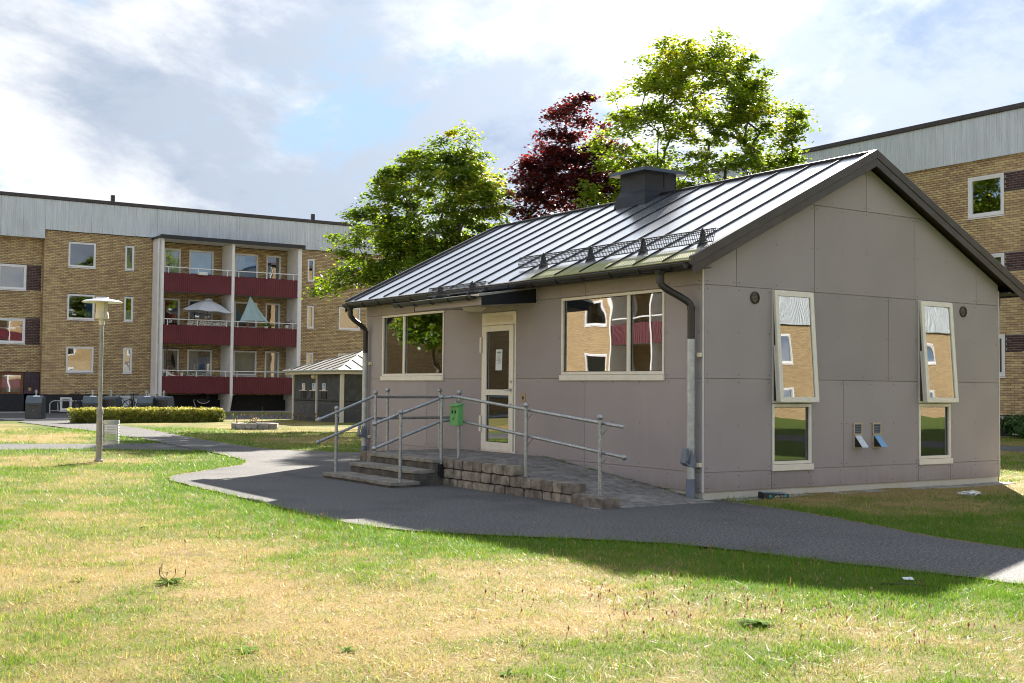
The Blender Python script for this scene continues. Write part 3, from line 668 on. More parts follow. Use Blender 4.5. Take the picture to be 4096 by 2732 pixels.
def downpipe(yc, ymid, xs=-.115, gx=EX-.075):
    mb = MB(); path = [(gx, yc, 2.93), (gx, yc, 2.80)]
    a = Vector((gx, yc, 2.78)); b = Vector((xs, ymid, 2.46))
    for k in range(1, 8):
        t = k/8; e = t*t*(3-2*t); path.append((a.x+(b.x-a.x)*e, a.y+(b.y-a.y)*e, a.z+(b.z-a.z)*t))
    path += [(xs, ymid, 2.44), (xs, ymid, 2.04)]
    mb.tube(path, .047, 12); mb.lathe([(.075,.06),(.05,0.0)], (gx, yc, 2.86), 12); mb.lathe([(.053,0),(.053,.07)], (gx, yc, 2.76), 12); mb.lathe([(.053,0),(.053,.05)], (xs, ymid, 2.42), 12)
    dp = part('downpipe', mb, M['bronze'], house, smooth=True)
    mb = MB(); mb.tube([(xs, ymid, 2.05), (xs, ymid, .26)], .054, 14); part('lower_pipe', mb, M['zinc_pale'], dp, smooth=True)
    mb = MB(); mb.tube([(xs, ymid, .27), (xs, ymid, -.02)], .060, 14); part('sleeve', mb, M['bluegrey'], dp, smooth=True)
    mb = MB(); mb.hexa([(xs-.06, ymid-.06, .44), (xs+.05, ymid-.06, .40), (xs+.05, ymid+.06, .40), (xs-.06, ymid+.06, .44), (xs-.035, ymid-.05, .64), (xs+.02, ymid-.05, .66), (xs+.02, ymid+.05, .66), (xs-.035, ymid+.05, .64)])
    mb.hexa([(xs-.135, ymid-.055, .475), (xs-.06, ymid-.055, .43), (xs-.06, ymid+.055, .43), (xs-.135, ymid+.055, .475), (xs-.135, ymid-.055, .49), (xs-.06, ymid-.055, .45), (xs-.06, ymid+.055, .45), (xs-.135, ymid+.055, .49)])
    mb.hexa([(xs-.135, ymid-.05, .48), (xs-.120, ymid-.05, .48), (xs-.120, ymid+.05, .48), (xs-.135, ymid+.05, .48), (xs-.10, ymid-.045, .66), (xs-.085, ymid-.045, .66), (xs-.085, ymid+.045, .66), (xs-.10, ymid+.045, .66)])
    part('leaf_trap', mb, M['bluegrey'], dp)
    for z_ in (1.82, .42):
        mb = MB(); mb.box(-.075, -.022, ymid-.115, ymid-.06, z_, z_+.055); part('pipe_clip', mb, M['ivory'], dp, bevel=.004)
downpipe(.32, .10); downpipe(9.38, 9.38)
mb = MB(); gx = W_-EX+.075; mb.tube([(gx, .3, 2.93), (gx, .3, 2.8), (gx-.1, .28, 2.66), (W_+.13, .2, 2.52), (W_+.115, .2, .0)], .047, 10); part('downpipe', mb, M['bronze'], house, smooth=True)
mb = MB(); mb.hexa([(W_+.01,.1,.85),(W_+.12,.1,.80),(W_+.12,.45,.80),(W_+.01,.45,.85),(W_+.01,.1,1.12),(W_+.05,.1,1.13),(W_+.05,.45,1.13),(W_+.01,.45,1.12)]); part('mail_flap', mb, M['ivory'], house)
# ---- snow guards
def snow_guard(parent, xa, za, ya, yb, brackets, h=.17, lean=.04, tilt=0.0):
    mb = MB(); n = int((yb-ya)/.034)
    for k in range(n+1):
        y_ = ya+(yb-ya)*k/n; mb.hexa([(xa-.003, y_-.0035, za), (xa+.003, y_-.0035, za), (xa+.003, y_+.0035, za), (xa-.003, y_+.0035, za), (xa+lean-.003, y_-.0035, za+h), (xa+lean+.003, y_-.0035, za+h), (xa+lean+.003, y_+.0035, za+h), (xa+lean-.003, y_+.0035, za+h)])
    for t in (0, .36, .68, 1.0): mb.tube([(xa+lean*t, ya, za+h*t), (xa+lean*t, yb, za+h*t)], .0055 if t not in (0, 1.0) else .009, 5)
    mb.tube([(xa+lean+.09, ya, za+h-.01), (xa+lean+.09, yb, za+h-.01)], .006, 5)
    for k in range(n+1):
        y_ = ya+(yb-ya)*k/n
        if k % 3 == 0: mb.tube([(xa+lean, y_, za+h), (xa+lean+.09, y_, za+h-.01)], .003, 4)
    sg = part('snow_guard', mb, M['black'], parent)
    if parent == house:
        for y_ in brackets:
            mb = MB(); mb.prism([(xa-.06, za-.085), (xa+.18, za+.02), (xa+.10, za+.05), (xa+.085, za+h-.02), (xa+.05, za+h+.03), (xa+.02, za+h), (xa-.005, za+.03)], lambda u, d, z: (u, d, z), y_-.012, y_+.012); part('guard_bracket', mb, M['black'], sg, bevel=.004)
    return sg
snow_guard(house, .075, 3.30, -.10, 4.40, (.15, 1.35, 2.55, 3.75))
# ---- ventilation hood on the ridge
cx0, cx1, cy0, cy1 = 2.74, 3.42, 4.46, 5.14
mb = MB(); prof = [(0, 5.16), (.0, 4.92), (.015, 4.84), (.05, 4.77), (.12, 4.70)]
for i in range(len(prof)-1):
    a, z0 = prof[i]; b, z1 = prof[i+1]
    for (p, q) in (((cx0,cy0),(cx1,cy0)),((cx1,cy0),(cx1,cy1)),((cx1,cy1),(cx0,cy1)),((cx0,cy1),(cx0,cy0))):
        ex = lambda pt, e: (pt[0]+(e if pt[0] > 3.08 else -e), pt[1]+(e if pt[1] > 4.8 else -e))
        p0, q0, p1, q1 = ex(p, a), ex(q, a), ex(p, b), ex(q, b)
        if i == len(prof)-2:
            mb.quad((*p0, z0), (*q0, z0), (*q1, min(z1, roof_z(q1[0])+.006)-.14), (*p1, min(z1, roof_z(p1[0])+.006)-.14))
        else: mb.quad((*p0, z0), (*q0, z0), (*q1, z1), (*p1, z1))
hood = part('vent_hood', mb, M['anthracite'], house, fix=False)
for (x_, y_) in ((cx0, cy0), (cx1, cy0), (cx0, cy1), ((cx0+cx1)/2+.08, cy0)):
    mb = MB(); mb.tube([(x_, y_-.004, 5.15), (x_, y_-.004, 4.84), (x_-(.02 if x_ < 3 else 0), y_-.02, 4.74)], .009, 6); part('hood_seam', mb, M['anthracite'], hood)
mb = MB(); o_ = .15
mb.hexa([(cx0-o_, cy0-o_, 5.15), (cx1+o_, cy0-o_, 5.15), (cx1+o_, cy1+o_, 5.15), (cx0-o_, cy1+o_, 5.15), (cx0-o_+.03, cy0-o_+.03, 5.215), (cx1+o_-.03, cy0-o_+.03, 5.215), (cx1+o_-.03, cy1+o_-.03, 5.215), (cx0-o_+.03, cy1+o_-.03, 5.215)])
mb.add([(cx0-o_+.03, cy0-o_+.03, 5.215), (cx1+o_-.03, cy0-o_+.03, 5.215), (cx1+o_-.03, cy1+o_-.03, 5.215), (cx0-o_+.03, cy1+o_-.03, 5.215), ((cx0+cx1)/2, (cy0+cy1)/2, 5.27)], [(0,1,4),(1,2,4),(2,3,4),(3,0,4)])
part('hood_cap', mb, M['capsky'], hood)
# ---- windows
def frame_boxes(mb, fac, u0, u1, z0, z1, fw, d0, d1):
    for a, b, c, d in ((u0, u1, z0, z0+fw), (u0, u1, z1-fw, z1), (u0, u0+fw, z0+fw, z1-fw), (u1-fw, u1, z0+fw, z1-fw)): fac.box(mb, a, b, d0, d1, c, d)
def house_window(fac, u0, u1, z0, z1, mull, sill):
    mb = MB(); frame_boxes(mb, fac, u0, u1, z0, z1, .042, -.06, .034)
    w = part('window', mb, M['cream'], house, bevel=.004)
    us = [u0+.042]+([mull-.035, mull+.035] if mull else [])+[u1-.042]
    if mull: mb = MB(); fac.box(mb, mull-.035, mull+.035, -.05, .026, z0+.042, z1-.042); part('mullion', mb, M['cream'], w, bevel=.004)
    for a, b in zip(us[::2], us[1::2]):
        mb = MB(); fac.box(mb, a, b, -.012, -.004, z0+.042, z1-.042); part('pane', mb, M['glass'], w)
        mb = MB()
        for A, B, c, d in ((a, a+.008, z0+.05, z1-.05), (b-.008, b, z0+.05, z1-.05), (a, b, z0+.042, z0+.05), (a, b, z1-.05, z1-.042)): fac.box(mb, A, B, -.004, .004, c, d)
        part('gasket', mb, M['rubber'], w)
    if sill:
        mb = MB(); a, b = u0-.01, u1+.03
        P_ = [fac.pt(u, d, z) for z, d in ((z0-.085, .028), (z0-.004, .036)) for u, d in ((a, d), (b, d))]
        fac.box(mb, a, b, .022, .05, z0-.085, z0-.004); part('sill', mb, M['cream'], w, bevel=.004)
    return w
HW = [house_window(FR, 6.53, 8.84, 1.605, 2.742, 8.0, True), house_window(FR, .72, 3.05, 1.605, 2.742, 1.485, True)]
for u0, u1 in ((1.20, 1.95), (4.20, 4.94)):
    w = house_window(GA, u0+.003, u1-.003, .42, 1.225, None, True); HW.append(w)
    mb = MB(); frame_boxes(mb, GA, u0+.003, u1-.003, 1.232, 2.745, .035, -.08, .028); ww = part('window', mb, M['cream'], house, bevel=.003)
    # top-hung sash swung out at the foot
    def TI(u, d, z, out=.105, zt=2.72, zb=1.25): return GA.pt(u, d+out*(zt-z)/(zt-zb), z)
    mb = MB(); a, b, c, d = u0+.005, u1-.005, 1.25, 2.735
    for A, B, c_, d_ in ((a, b, c, c+.07), (a, b, d-.07, d), (a, a+.07, c+.07, d-.07), (b-.07, b, c+.07, d-.07)):
        mb.hexa([TI(A, .034, c_), TI(B, .034, c_), TI(B, .075, c_), TI(A, .075, c_), TI(A, .034, d_), TI(B, .034, d_), TI(B, .075, d_), TI(A, .075, d_)])
    part('open_sash', mb, M['cream'], ww, bevel=.004)
    mb = MB(); mb.hexa([TI(a+.07, .050, c+.07), TI(b-.07, .050, c+.07), TI(b-.07, .058, c+.07), TI(a+.07, .058, c+.07), TI(a+.07, .050, d-.07), TI(b-.07, .050, d-.07), TI(b-.07, .058, d-.07), TI(a+.07, .058, d-.07)]); part('pane', mb, M['glass'], ww)
    mb = MB(); mb.tube([GA.pt(b+.02, .03, 1.95), GA.pt(b+.035, .06, 1.75), GA.pt(b+.03, .10, 1.5), GA.pt(b+.02, .12, 1.27)], .006, 6); part('stay_cable', mb, M['rubber'], ww)
    for uu in (a-.002, b-.012):
        mb = MB(); mb.hexa([TI(uu, -.0, 1.26), TI(uu+.014, -.0, 1.26), TI(uu+.014, .03, 1.26), TI(uu, .03, 1.26), TI(uu, -.0, 2.0), TI(uu+.014, -.0, 2.0), TI(uu+.014, .03, 2.0), TI(uu, .03, 2.0)]); part('stay_arm', mb, M['cream'], ww)
def drape(fac, w, u0, u1, z0, z1, d, m_='curtain'):
    mb = MB(); n_ = max(6, int((u1-u0)/.03))
    for k in range(n_):
        ua, ub = u0+(u1-u0)*k/n_, u0+(u1-u0)*(k+1)/n_; mb.quad(fac.pt(ua, d+.02*math.sin(k*1.9), z0), fac.pt(ub, d+.02*math.sin((k+1)*1.9), z0), fac.pt(ub, d+.02*math.sin((k+1)*1.9), z1), fac.pt(ua, d+.02*math.sin(k*1.9), z1))
    part('curtain', mb, M[m_], w, smooth='all', fix=False)
for w, a, b, z0, z1, fac in ((HW[0], 8.55, 8.80, 1.62, 2.72, FR), (HW[0], 7.62, 7.74, 1.62, 2.72, FR), (HW[1], 2.80, 3.0, 1.62, 2.72, FR), (HW[2], 1.72, 1.90, .45, 2.70, GA), (HW[3], 4.66, 4.88, .45, 2.70, GA)): drape(fac, w, a, b, z0, z1, -.24)
# ---- door
mb = MB(); frame_boxes(mb, FR, 4.275, 5.285, .372, 2.62, .035, -.08, .03); FR.box(mb, 4.31, 5.25, -.06, .03, 2.415, 2.585)
door = part('door', mb, M['cream'], house, bevel=.004)
mb = MB(); FR.box(mb, 4.36, 5.18, .03, .036, 2.46, 2.56); part('transom_panel', mb, M['ivory'], door, bevel=.004)
mb = MB()
for a, b, c, d in ((4.335, 5.235, .40, .53), (4.335, 5.235, 1.285, 1.375), (4.335, 5.235, 2.315, 2.408), (4.335, 4.455, .53, 1.285), (5.135, 5.235, .53, 1.285), (4.335, 4.455, 1.375, 2.315), (5.135, 5.235, 1.375, 2.315)): FR.box(mb, a, b, -.03, .040, c, d)
part('leaf', mb, M['cream'], door)
for c, d in ((.53, 1.285), (1.375, 2.315)):
    mb = MB(); FR.box(mb, 4.455, 5.135, .0, .008, c, d); part('pane', mb, M['glass'], door)
    mb = MB(); frame_boxes(mb, FR, 4.455, 5.135, c, d, .01, .008, .016); part('gasket', mb, M['rubber'], door)
for z_ in (1.50, 1.375, 1.14):
    mb = MB(); c = FR.pt(4.385, .04, z_); mb.tube([c, FR.pt(4.385, .055, z_)], .024, 12); part('lock_cylinder', mb, M['steel'], door, smooth=True)
mb = MB(); mb.tube([FR.pt(4.385, .055, 1.375), FR.pt(4.385, .09, 1.375), FR.pt(4.40, .095, 1.372), FR.pt(4.51, .09, 1.372)], .010, 8); part('handle', mb, M['steel'], door, smooth=True)
for z_ in (.70, 1.98):
    mb = MB(); FR.box(mb, 5.26, 5.315, .03, .055, z_, z_+.24); mb.tube([FR.pt(5.27, .055, z_-.01), FR.pt(5.27, .055, z_+.25)], .018, 8); part('hinge', mb, M['cream'], door)
def paper_sheet(u0, u1, z0, z1, d, parent, tilt=.01):
    mb = MB(); mb.quad(FR.pt(u0+tilt, d, z0), FR.pt(u1+tilt, d, z0), FR.pt(u1, d, z1), FR.pt(u0, d, z1)); return part('notice_sheet', mb, M['paper'], parent)
nsheet = paper_sheet(4.69, 4.88, 1.685, 2.02, .011, door)
mb = MB(); FR.box(mb, 4.0, 4.105, .022, .034, 1.19, 1.32); ks = part('key_switch', mb, M['brass'], house, bevel=.003)
mb = MB(); mb.tube([FR.pt(4.052, .034, 1.255), FR.pt(4.052, .04, 1.255)], .022, 10); FR.box(mb, 4.046, 4.058, .034, .041, 1.215, 1.25); part('keyhole', mb, M['black'], ks)
def text_obj(name, s, size, m_, parent, loc, rot, ext=.0005, align='CENTER'):
    cu = bpy.data.curves.new(name, 'FONT'); cu.body = s; cu.size = size; cu.extrude = ext; cu.align_x = align; cu.align_y = 'CENTER'
    t = bpy.data.objects.new(name, cu); C.objects.link(t); dg = bpy.context.evaluated_depsgraph_get(); me = bpy.data.meshes.new_from_object(t.evaluated_get(dg))
    bpy.data.objects.remove(t); me.materials.clear(); me.materials.append(m_); o = bpy.data.objects.new(name, me); C.objects.link(o)
    o.rotation_euler = rot; o.location = Vector(loc)
    if parent is not None: o.parent = parent; o.location = Vector(loc)-(world_loc(parent) if parent.name not in LOCAL else Vector((0, 0, 0)))
    return o
M['ink'] = mat('ink', (.03,.03,.035), .7); M['inkgreen'] = mat('green_ink', (.05,.2,.08), .7); M['blueink'] = mat('blue_ink', (.02,.25,.55), .6); M['pinkink'] = mat('pink_ink', (.6,.15,.3), .6); M['darkink'] = mat('purple_ink', (.06,.02,.05), .6)
FROT = (R(90), 0, R(-90))      # reads on a face looking to -X
mb = MB()
for k in range(9): FR.box(mb, 4.72, 4.72+.10+.03*((k*7) % 3), -.0+.0115, .012, 1.93-k*.018, 1.934-k*.018)
part('print_lines', mb, M['ink'], nsheet)
mb = MB()
for k in range(7): FR.box(mb, 4.725+k*.019, 4.738+k*.019, -.0+.0115, .012, 1.955+.004*(k % 2), 1.985)
part('print_title', mb, M['inkgreen'], nsheet)
# ---- vents on the gable
for u in (.885, 5.25):
    mb = MB(); c = GA.pt(u, .022, 2.62); mb.add([GA.pt(u+r_*math.cos(q), d_, 2.62+r_*math.sin(q)) for (r_, d_) in ((.082, .022), (.082, .038), (.066, .042), (.064, .030)) for q in np.linspace(0, 2*math.pi, 21)[:-1]],
        [(i*20+k, i*20+(k+1) % 20, (i+1)*20+(k+1) % 20, (i+1)*20+k) for i in range(3) for k in range(20)])
    v = part('round_vent', mb, M['bronze'], house, smooth=True)
    for k in range(6):
        z_ = 2.575+k*.018; w_ = math.sqrt(max(.0001, .064**2-(z_-2.62)**2)); mb = MB()
        mb.hexa([GA.pt(u-w_, .026, z_), GA.pt(u+w_, .026, z_), GA.pt(u+w_, .038, z_-.004), GA.pt(u-w_, .038, z_-.004), GA.pt(u-w_, .026, z_+.004), GA.pt(u+w_, .026, z_+.004), GA.pt(u+w_, .038, z_), GA.pt(u-w_, .038, z_)]); part('louvre', mb, M['bronze'], v)
for u, mt in ((2.785, 'white_flap'), (3.185, 'blue_flap')):
    mb = MB(); frame_boxes(mb, GA, u, u+.18, .785, .96, .022, .022, .042); GA.box(mb, u, u+.18, .022, .036, .60, .783)
    v = part('flap_vent', mb, M['beige_vent'], house, bevel=.002)
    mb = MB(); GA.box(mb, u+.02, u+.16, .023, .025, .80, .945); part('vent_back', mb, M['black'], v)
    for k in range(6):
        z_ = .808+k*.023; mb = MB(); mb.hexa([GA.pt(u+.022, .026, z_+.012), GA.pt(u+.158, .026, z_+.012), GA.pt(u+.158, .040, z_), GA.pt(u+.022, .040, z_), GA.pt(u+.022, .028, z_+.016), GA.pt(u+.158, .028, z_+.016), GA.pt(u+.158, .042, z_+.003), GA.pt(u+.022, .042, z_+.003)]); part('louvre', mb, M['bluegrey'], v)
    mb = MB(); mb.hexa([GA.pt(u+.028, .036, .775), GA.pt(u+.152, .036, .775), GA.pt(u+.152, .17, .620), GA.pt(u+.028, .17, .620), GA.pt(u+.028, .038, .783), GA.pt(u+.152, .038, .783), GA.pt(u+.152, .176, .622), GA.pt(u+.028, .176, .622)]); part('flap', mb, M[mt], v)
    mb = MB()
    for uu in (u+.028,): mb.add([GA.pt(uu, .037, .772), GA.pt(uu, .165, .622), GA.pt(uu, .037, .622)], [(0,1,2)])
    GA.box(mb, u+.03, u+.15, .0365, .038, .622, .77); part('flap_cheek', mb, M['bronze'], v, fix=False)
# ---- canopy above the door
mb = MB(); mb.hexa([(-1.0, 3.76, 2.64), (-.022, 3.76, 2.72), (-.022, 5.81, 2.72), (-1.0, 5.81, 2.64), (-1.0, 3.76, 2.76), (-.022, 3.76, 2.93), (-.022, 5.81, 2.93), (-1.0, 5.81, 2.76)])
can = part('canopy', mb, M['panel'], house, bevel=.003)
mb = MB(); mb.hexa([(-1.06, 3.72, 2.765), (-.022, 3.72, 2.935), (-.022, 5.85, 2.935), (-1.06, 5.85, 2.765), (-1.06, 3.72, 2.80), (-.022, 3.72, 2.965), (-.022, 5.85, 2.965), (-1.06, 5.85, 2.80)]); part('canopy_sheet', mb, M['roof'], can)
for y_ in (3.735, 5.815):
    mb = MB(); mb.hexa([(-1.0, y_, 2.635), (-.022, y_, 2.715), (-.022, y_+.02, 2.715), (-1.0, y_+.02, 2.635), (-1.0, y_, 2.79), (-.022, y_, 2.955), (-.022, y_+.02, 2.955), (-1.0, y_+.02, 2.79)]); part('canopy_side', mb, M['anthracite'], can)
gutter(can, -1.10, 2.775, 3.82, 6.30, r=.055)
mb = MB()
for y_ in (3.95, 4.5, 5.05, 5.6, 6.1): mb.tube([(-1.10+.059*math.cos(math.pi+math.pi*k/8), y_, 2.775+.059*math.sin(math.pi+math.pi*k/8)) for k in range(9)], .010, 5)
part('gutter_straps', mb, M['black'], can)
snow_guard(can, -.98, 2.86, 3.72, 5.42, (4.14, 5.12), h=.13, lean=.03)
for y_ in (4.14, 5.12):
    mb = MB(); mb.prism([(-1.04, 2.80), (-.72, 2.86), (-.86, 2.89), (-.87, 2.98), (-.92, 3.03), (-.96, 3.0), (-.98, 2.88)], lambda u, d, z: (u, d, z), y_-.012, y_+.012); part('guard_bracket', mb, M['black'], can, bevel=.004)
mb = MB(); mb.lathe([(.001,-.075),(.10,-.07),(.17,-.045),(.20,0.0)], (-.5, 4.77, 2.68), 20); part('canopy_lamp', mb, M['ivory'], can, smooth=True)
# ---- things in the room seen through the glass
rm = thing('pin_board', 'wooden framed pin board with notices behind the front window', 'pin board', (1.6, 7.2, 1.7))
mb = MB(); mb.box(1.6, 1.63, 6.75, 7.85, 1.45, 2.1); part('board', mb, M['wood'], rm, bevel=.004); mb = MB(); mb.box(1.59, 1.598, 6.9, 7.4, 1.6, 2.0); mb.box(1.59, 1.598, 7.45, 7.75, 1.75, 2.0); part('notice', mb, M['paper'], rm)
M['chairfab'] = mat('dark_chair_fabric', (.05,.04,.045), .9)
ch = thing('chair', 'dark upholstered chair with its back to the front window', 'chair', (.75, 7.05, .36))
mb = MB(); mb.box(.46, .54, 6.75, 7.35, .85, 1.92); part('backrest', mb, M['chairfab'], ch, bevel=.03); mb = MB(); mb.box(.54, 1.0, 6.77, 7.33, .78, .88); part('seat', mb, M['chairfab'], ch, bevel=.02)
for (x_, y_) in ((.55, 6.8), (.97, 6.8), (.55, 7.3), (.97, 7.3)): mb = MB(); mb.tube([(x_, y_, .36), (x_, y_, .8)], .018, 6); part('leg', mb, M['steel'], ch)
M['exitgreen'] = mat('exit_sign_green', (.03,.16,.07), .5); M['pale'] = mat('pale_print', (.75,.8,.7), .6)
ex = thing('exit_sign', 'green exit sign with arrow and running figure inside the front window', 'sign', (1.2, 2.35, 2.4))
mb = MB(); mb.box(1.2, 1.22, 2.15, 2.6, 2.3, 2.46); part('plate', mb, M['exitgreen'], ex)
mb = MB(); mb.box(1.194, 1.199, 2.50, 2.56, 2.32, 2.44); mb.box(1.194, 1.199, 2.39, 2.405, 2.36, 2.44); mb.add([(1.195, 2.43, 2.37), (1.195, 2.365, 2.37), (1.195, 2.397, 2.32)], [(0,1,2)])
mb.tube([(1.195, 2.25, 2.40), (1.195, 2.27, 2.36), (1.195, 2.24, 2.32)], .012, 5); mb.tube([(1.195, 2.25, 2.39), (1.195, 2.22, 2.37)], .008, 5); mb.ball((1.195, 2.245, 2.425), .016, 8, 5); part('pictogram', mb, M['pale'], ex)
mb = MB(); mb.tube([(1.21, 2.2, 2.46), (1.21, 2.2, 2.9)], .006, 5); mb.tube([(1.21, 2.55, 2.46), (1.21, 2.55, 2.9)], .006, 5); part('hanger', mb, M['steel'], ex)
# ------------------------------------------------------------------ entrance ramp: steps, block walls, pavers
PZ = .37
ramp_t = thing('entrance_ramp', 'paved entrance ramp with concrete steps and weathered stone block edging', 'ramp', (-1.0, 2.8, 0))
def rough_box(mb, x0, x1, y0, y1, z0, z1, amp=.008, seg=(3,3,3), rnd=.02):
    nx_, ny_, nz_ = seg; idx = {}; b = len(mb.v); sh = RNG.random(3)*50
    def P(i, j, k):
        if (i, j, k) in idx: return idx[(i, j, k)]
        u, v, w = i/nx_, j/ny_, k/nz_; p = np.array([x0+(x1-x0)*u, y0+(y1-y0)*v, z0+(z1-z0)*w])
        c = np.array([(x0+x1)/2, (y0+y1)/2, (z0+z1)/2]); e = sum((t in (0, 1)) for t in (u, v, w))
        if e >= 2:
            for ax, t in enumerate((u, v, w)):
                if t in (0, 1): p[ax] += (rnd if t == 0 else -rnd)*(.45 if e == 2 else .8)
        p += RNG.normal(0, amp*.6, 3)
        mb.v.append(tuple(p)); idx[(i, j, k)] = len(mb.v)-1; return idx[(i, j, k)]
    def face(f): mb.f.append(f); mb.mi.append(mb.cur)
    for i in range(nx_):
        for j in range(ny_):
            face((P(i,j,0),P(i,j+1,0),P(i+1,j+1,0),P(i+1,j,0))); face((P(i,j,nz_),P(i+1,j,nz_),P(i+1,j+1,nz_),P(i,j+1,nz_)))
    for i in range(nx_):
        for k in range(nz_):
            face((P(i,0,k),P(i+1,0,k),P(i+1,0,k+1),P(i,0,k+1))); face((P(i,ny_,k),P(i,ny_,k+1),P(i+1,ny_,k+1),P(i+1,ny_,k)))
    for j in range(ny_):
        for k in range(nz_):
            face((P(0,j,k),P(0,j,k+1),P(0,j+1,k+1),P(0,j+1,k))); face((P(nx_,j,k),P(nx_,j+1,k),P(nx_,j+1,k+1),P(nx_,j,k+1)))
    return mb
def stone(x0, x1, y0, y1, z0, z1, name='stone_block', m_='stone', amp=.005, rnd=.012, seg=(3,4,3), parent=None):
    mb = MB(); rough_box(mb, x0, x1, y0, y1, z0, z1, amp, seg, rnd); return part(name, mb, M[m_], parent or ramp_t, smooth=True, fix=False)
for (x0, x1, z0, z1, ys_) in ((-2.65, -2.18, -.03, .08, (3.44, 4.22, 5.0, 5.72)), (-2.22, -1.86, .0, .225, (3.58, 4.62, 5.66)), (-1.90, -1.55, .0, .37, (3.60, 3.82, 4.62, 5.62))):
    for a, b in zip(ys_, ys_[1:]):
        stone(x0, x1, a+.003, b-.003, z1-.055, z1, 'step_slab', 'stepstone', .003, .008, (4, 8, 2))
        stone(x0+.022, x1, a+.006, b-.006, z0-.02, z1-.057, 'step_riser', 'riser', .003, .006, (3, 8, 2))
for (y0, y1) in ((5.62, 5.95), (5.95, 6.2)): stone(-1.78, -1.52, y0+.004, y1-.004, .0, .36, 'stone_block')
for x0 in (-1.5, -1.1, -.7, -.32): stone(x0, x0+.38 if x0 > -.5 else x0+.395, 5.98, 6.2, .0, .365, 'stone_block')
# block wall along the ramp: three courses stepping down with it
def course(y_from, y_to, z0, z1, xf, th=.22, jit=.0):
    y_ = y_from
    while y_ < y_to-.05:
        w_ = min(random.uniform(.19, .29), y_to-y_)
        if y_to-(y_+w_) < .12: w_ = y_to-y_
        j = random.uniform(-.012, .012); stone(xf+j, xf+th+j, y_+.004, y_+w_-.004, z0+.003, z1-.003, 'stone_block', amp=.005, rnd=.011); y_ += w_
course(-.02, 3.62, -.05, .105, -1.72); course(.42, 3.60, .105, .245, -1.73); course(1.72, 3.60, .245, .385, -1.74)
stone(-1.84, -1.56, -.30, .13, -.02, .125, amp=.005, rnd=.014); stone(-1.78, -1.56, .14, .41, -.02, .13, amp=.006, rnd=.016)
course(3.62, 3.82, .0, .225, -1.86, .12)
# pavers
def ramp_z(y_): return PZ if y_ > 3.35 else max(.008, PZ*(y_+.22)/(3.35+.22)) if y_ > -.22 else .008
pv = []; pw, pl = .14, .21; row = 0; y_ = -.27
while y_ < 5.98:
    x_ = -.03-(.5*pl if row % 2 else 0)*1.0; xs_ = []
    xe = -1.51 if y_ > .0 else -1.9
    cuts = [-.03]; c_ = -.03-(pl*.5 if row % 2 else pl)
    while c_ > xe+.04: cuts.append(c_); c_ -= pl
    cuts.append(xe)
    for a, b in zip(cuts, cuts[1:]):
        if -a+b > -.03: continue
        pv.append((b+.005, a-.005, y_+.006, y_+pw-.006))
    y_ += pw; row += 1
mb = MB()
for k in range(20):
    a = -.30+k*.32; b = a+.32
    mb.quad((-1.60, a, ramp_z(a)-.012), (0, a, ramp_z(a)-.012), (0, min(b, 6.0), ramp_z(b)-.012), (-1.60, min(b, 6.0), ramp_z(b)-.012))
part('bed', mb, M['joint'], ramp_t, fix=False)
pv.sort(key=lambda p: math.hypot((p[0]+p[1])/2-CAM.x, (p[2]+p[3])/2-CAM.y))
stuff = MB()
def paver(mb, p):
    x0, x1, y0, y1 = p; za, zb = ramp_z(y0)+random.uniform(-.004, .004), ramp_z(y1)+random.uniform(-.004, .004); e = .006
    mb.add([(x0,y0,za-.05),(x1,y0,za-.05),(x1,y1,zb-.05),(x0,y1,zb-.05),(x0,y0,za-.006),(x1,y0,za-.006),(x1,y1,zb-.006),(x0,y1,zb-.006),(x0+e,y0+e,za),(x1-e,y0+e,za),(x1-e,y1-e,zb),(x0+e,y1-e,zb)],
           [(8,9,10,11),(4,5,9,8),(5,6,10,9),(6,7,11,10),(7,4,8,11),(0,1,5,4),(1,2,6,5),(2,3,7,6),(3,0,4,7)])
for i, p in enumerate(pv):
    if i < 290: mb = MB(); paver(mb, p); part('paver', mb, M['paver'], ramp_t, fix=False)
    else: paver(stuff, p)
part('paver_field', stuff, M['paver'], ramp_t, fix=False, kind='stuff')
# moss and small weeds in the joint along the wall
def tuft_mesh(pts, h0, h1, n, w=.004, spread=.02):
    V = []; T = []
    for (px_, py_, pz_) in pts:
        for k in range(n):
            a = random.uniform(0, 6.28); l = random.uniform(h0, h1); q = random.uniform(0, 6.28); s_ = random.uniform(0, spread)
            bx, by = px_+s_*math.cos(q), py_+s_*math.sin(q); le = random.uniform(.1, .9)*l
            V += [(bx-w*math.cos(a), by-w*math.sin(a), pz_), (bx+w*math.cos(a), by+w*math.sin(a), pz_), (bx+le*math.cos(q), by+le*math.sin(q), pz_+l)]; T += [random.uniform(.3, 1)]*3
    return np.array(V), np.arange(len(V)).reshape(-1, 3), np.array(T)
M['weed'] = leaf_mat('weed_green', (.10,.11,.03), (.13,.20,.035), (.16,.30,.04), .4)
pts = [(-.05-abs(random.gauss(0, .03)), random.uniform(-.1, 3.6), 0) for _ in range(120)]; pts = [(a, b, ramp_z(b)-.005) for a, b, c in pts]
V, F, T = tuft_mesh(pts, .008, .03, 9, .004, .03); o = link('joint_weeds', np_mesh('joint_weeds', V, F, M['weed'], [('tint', T)]), ramp_t); o['kind'] = 'stuff'
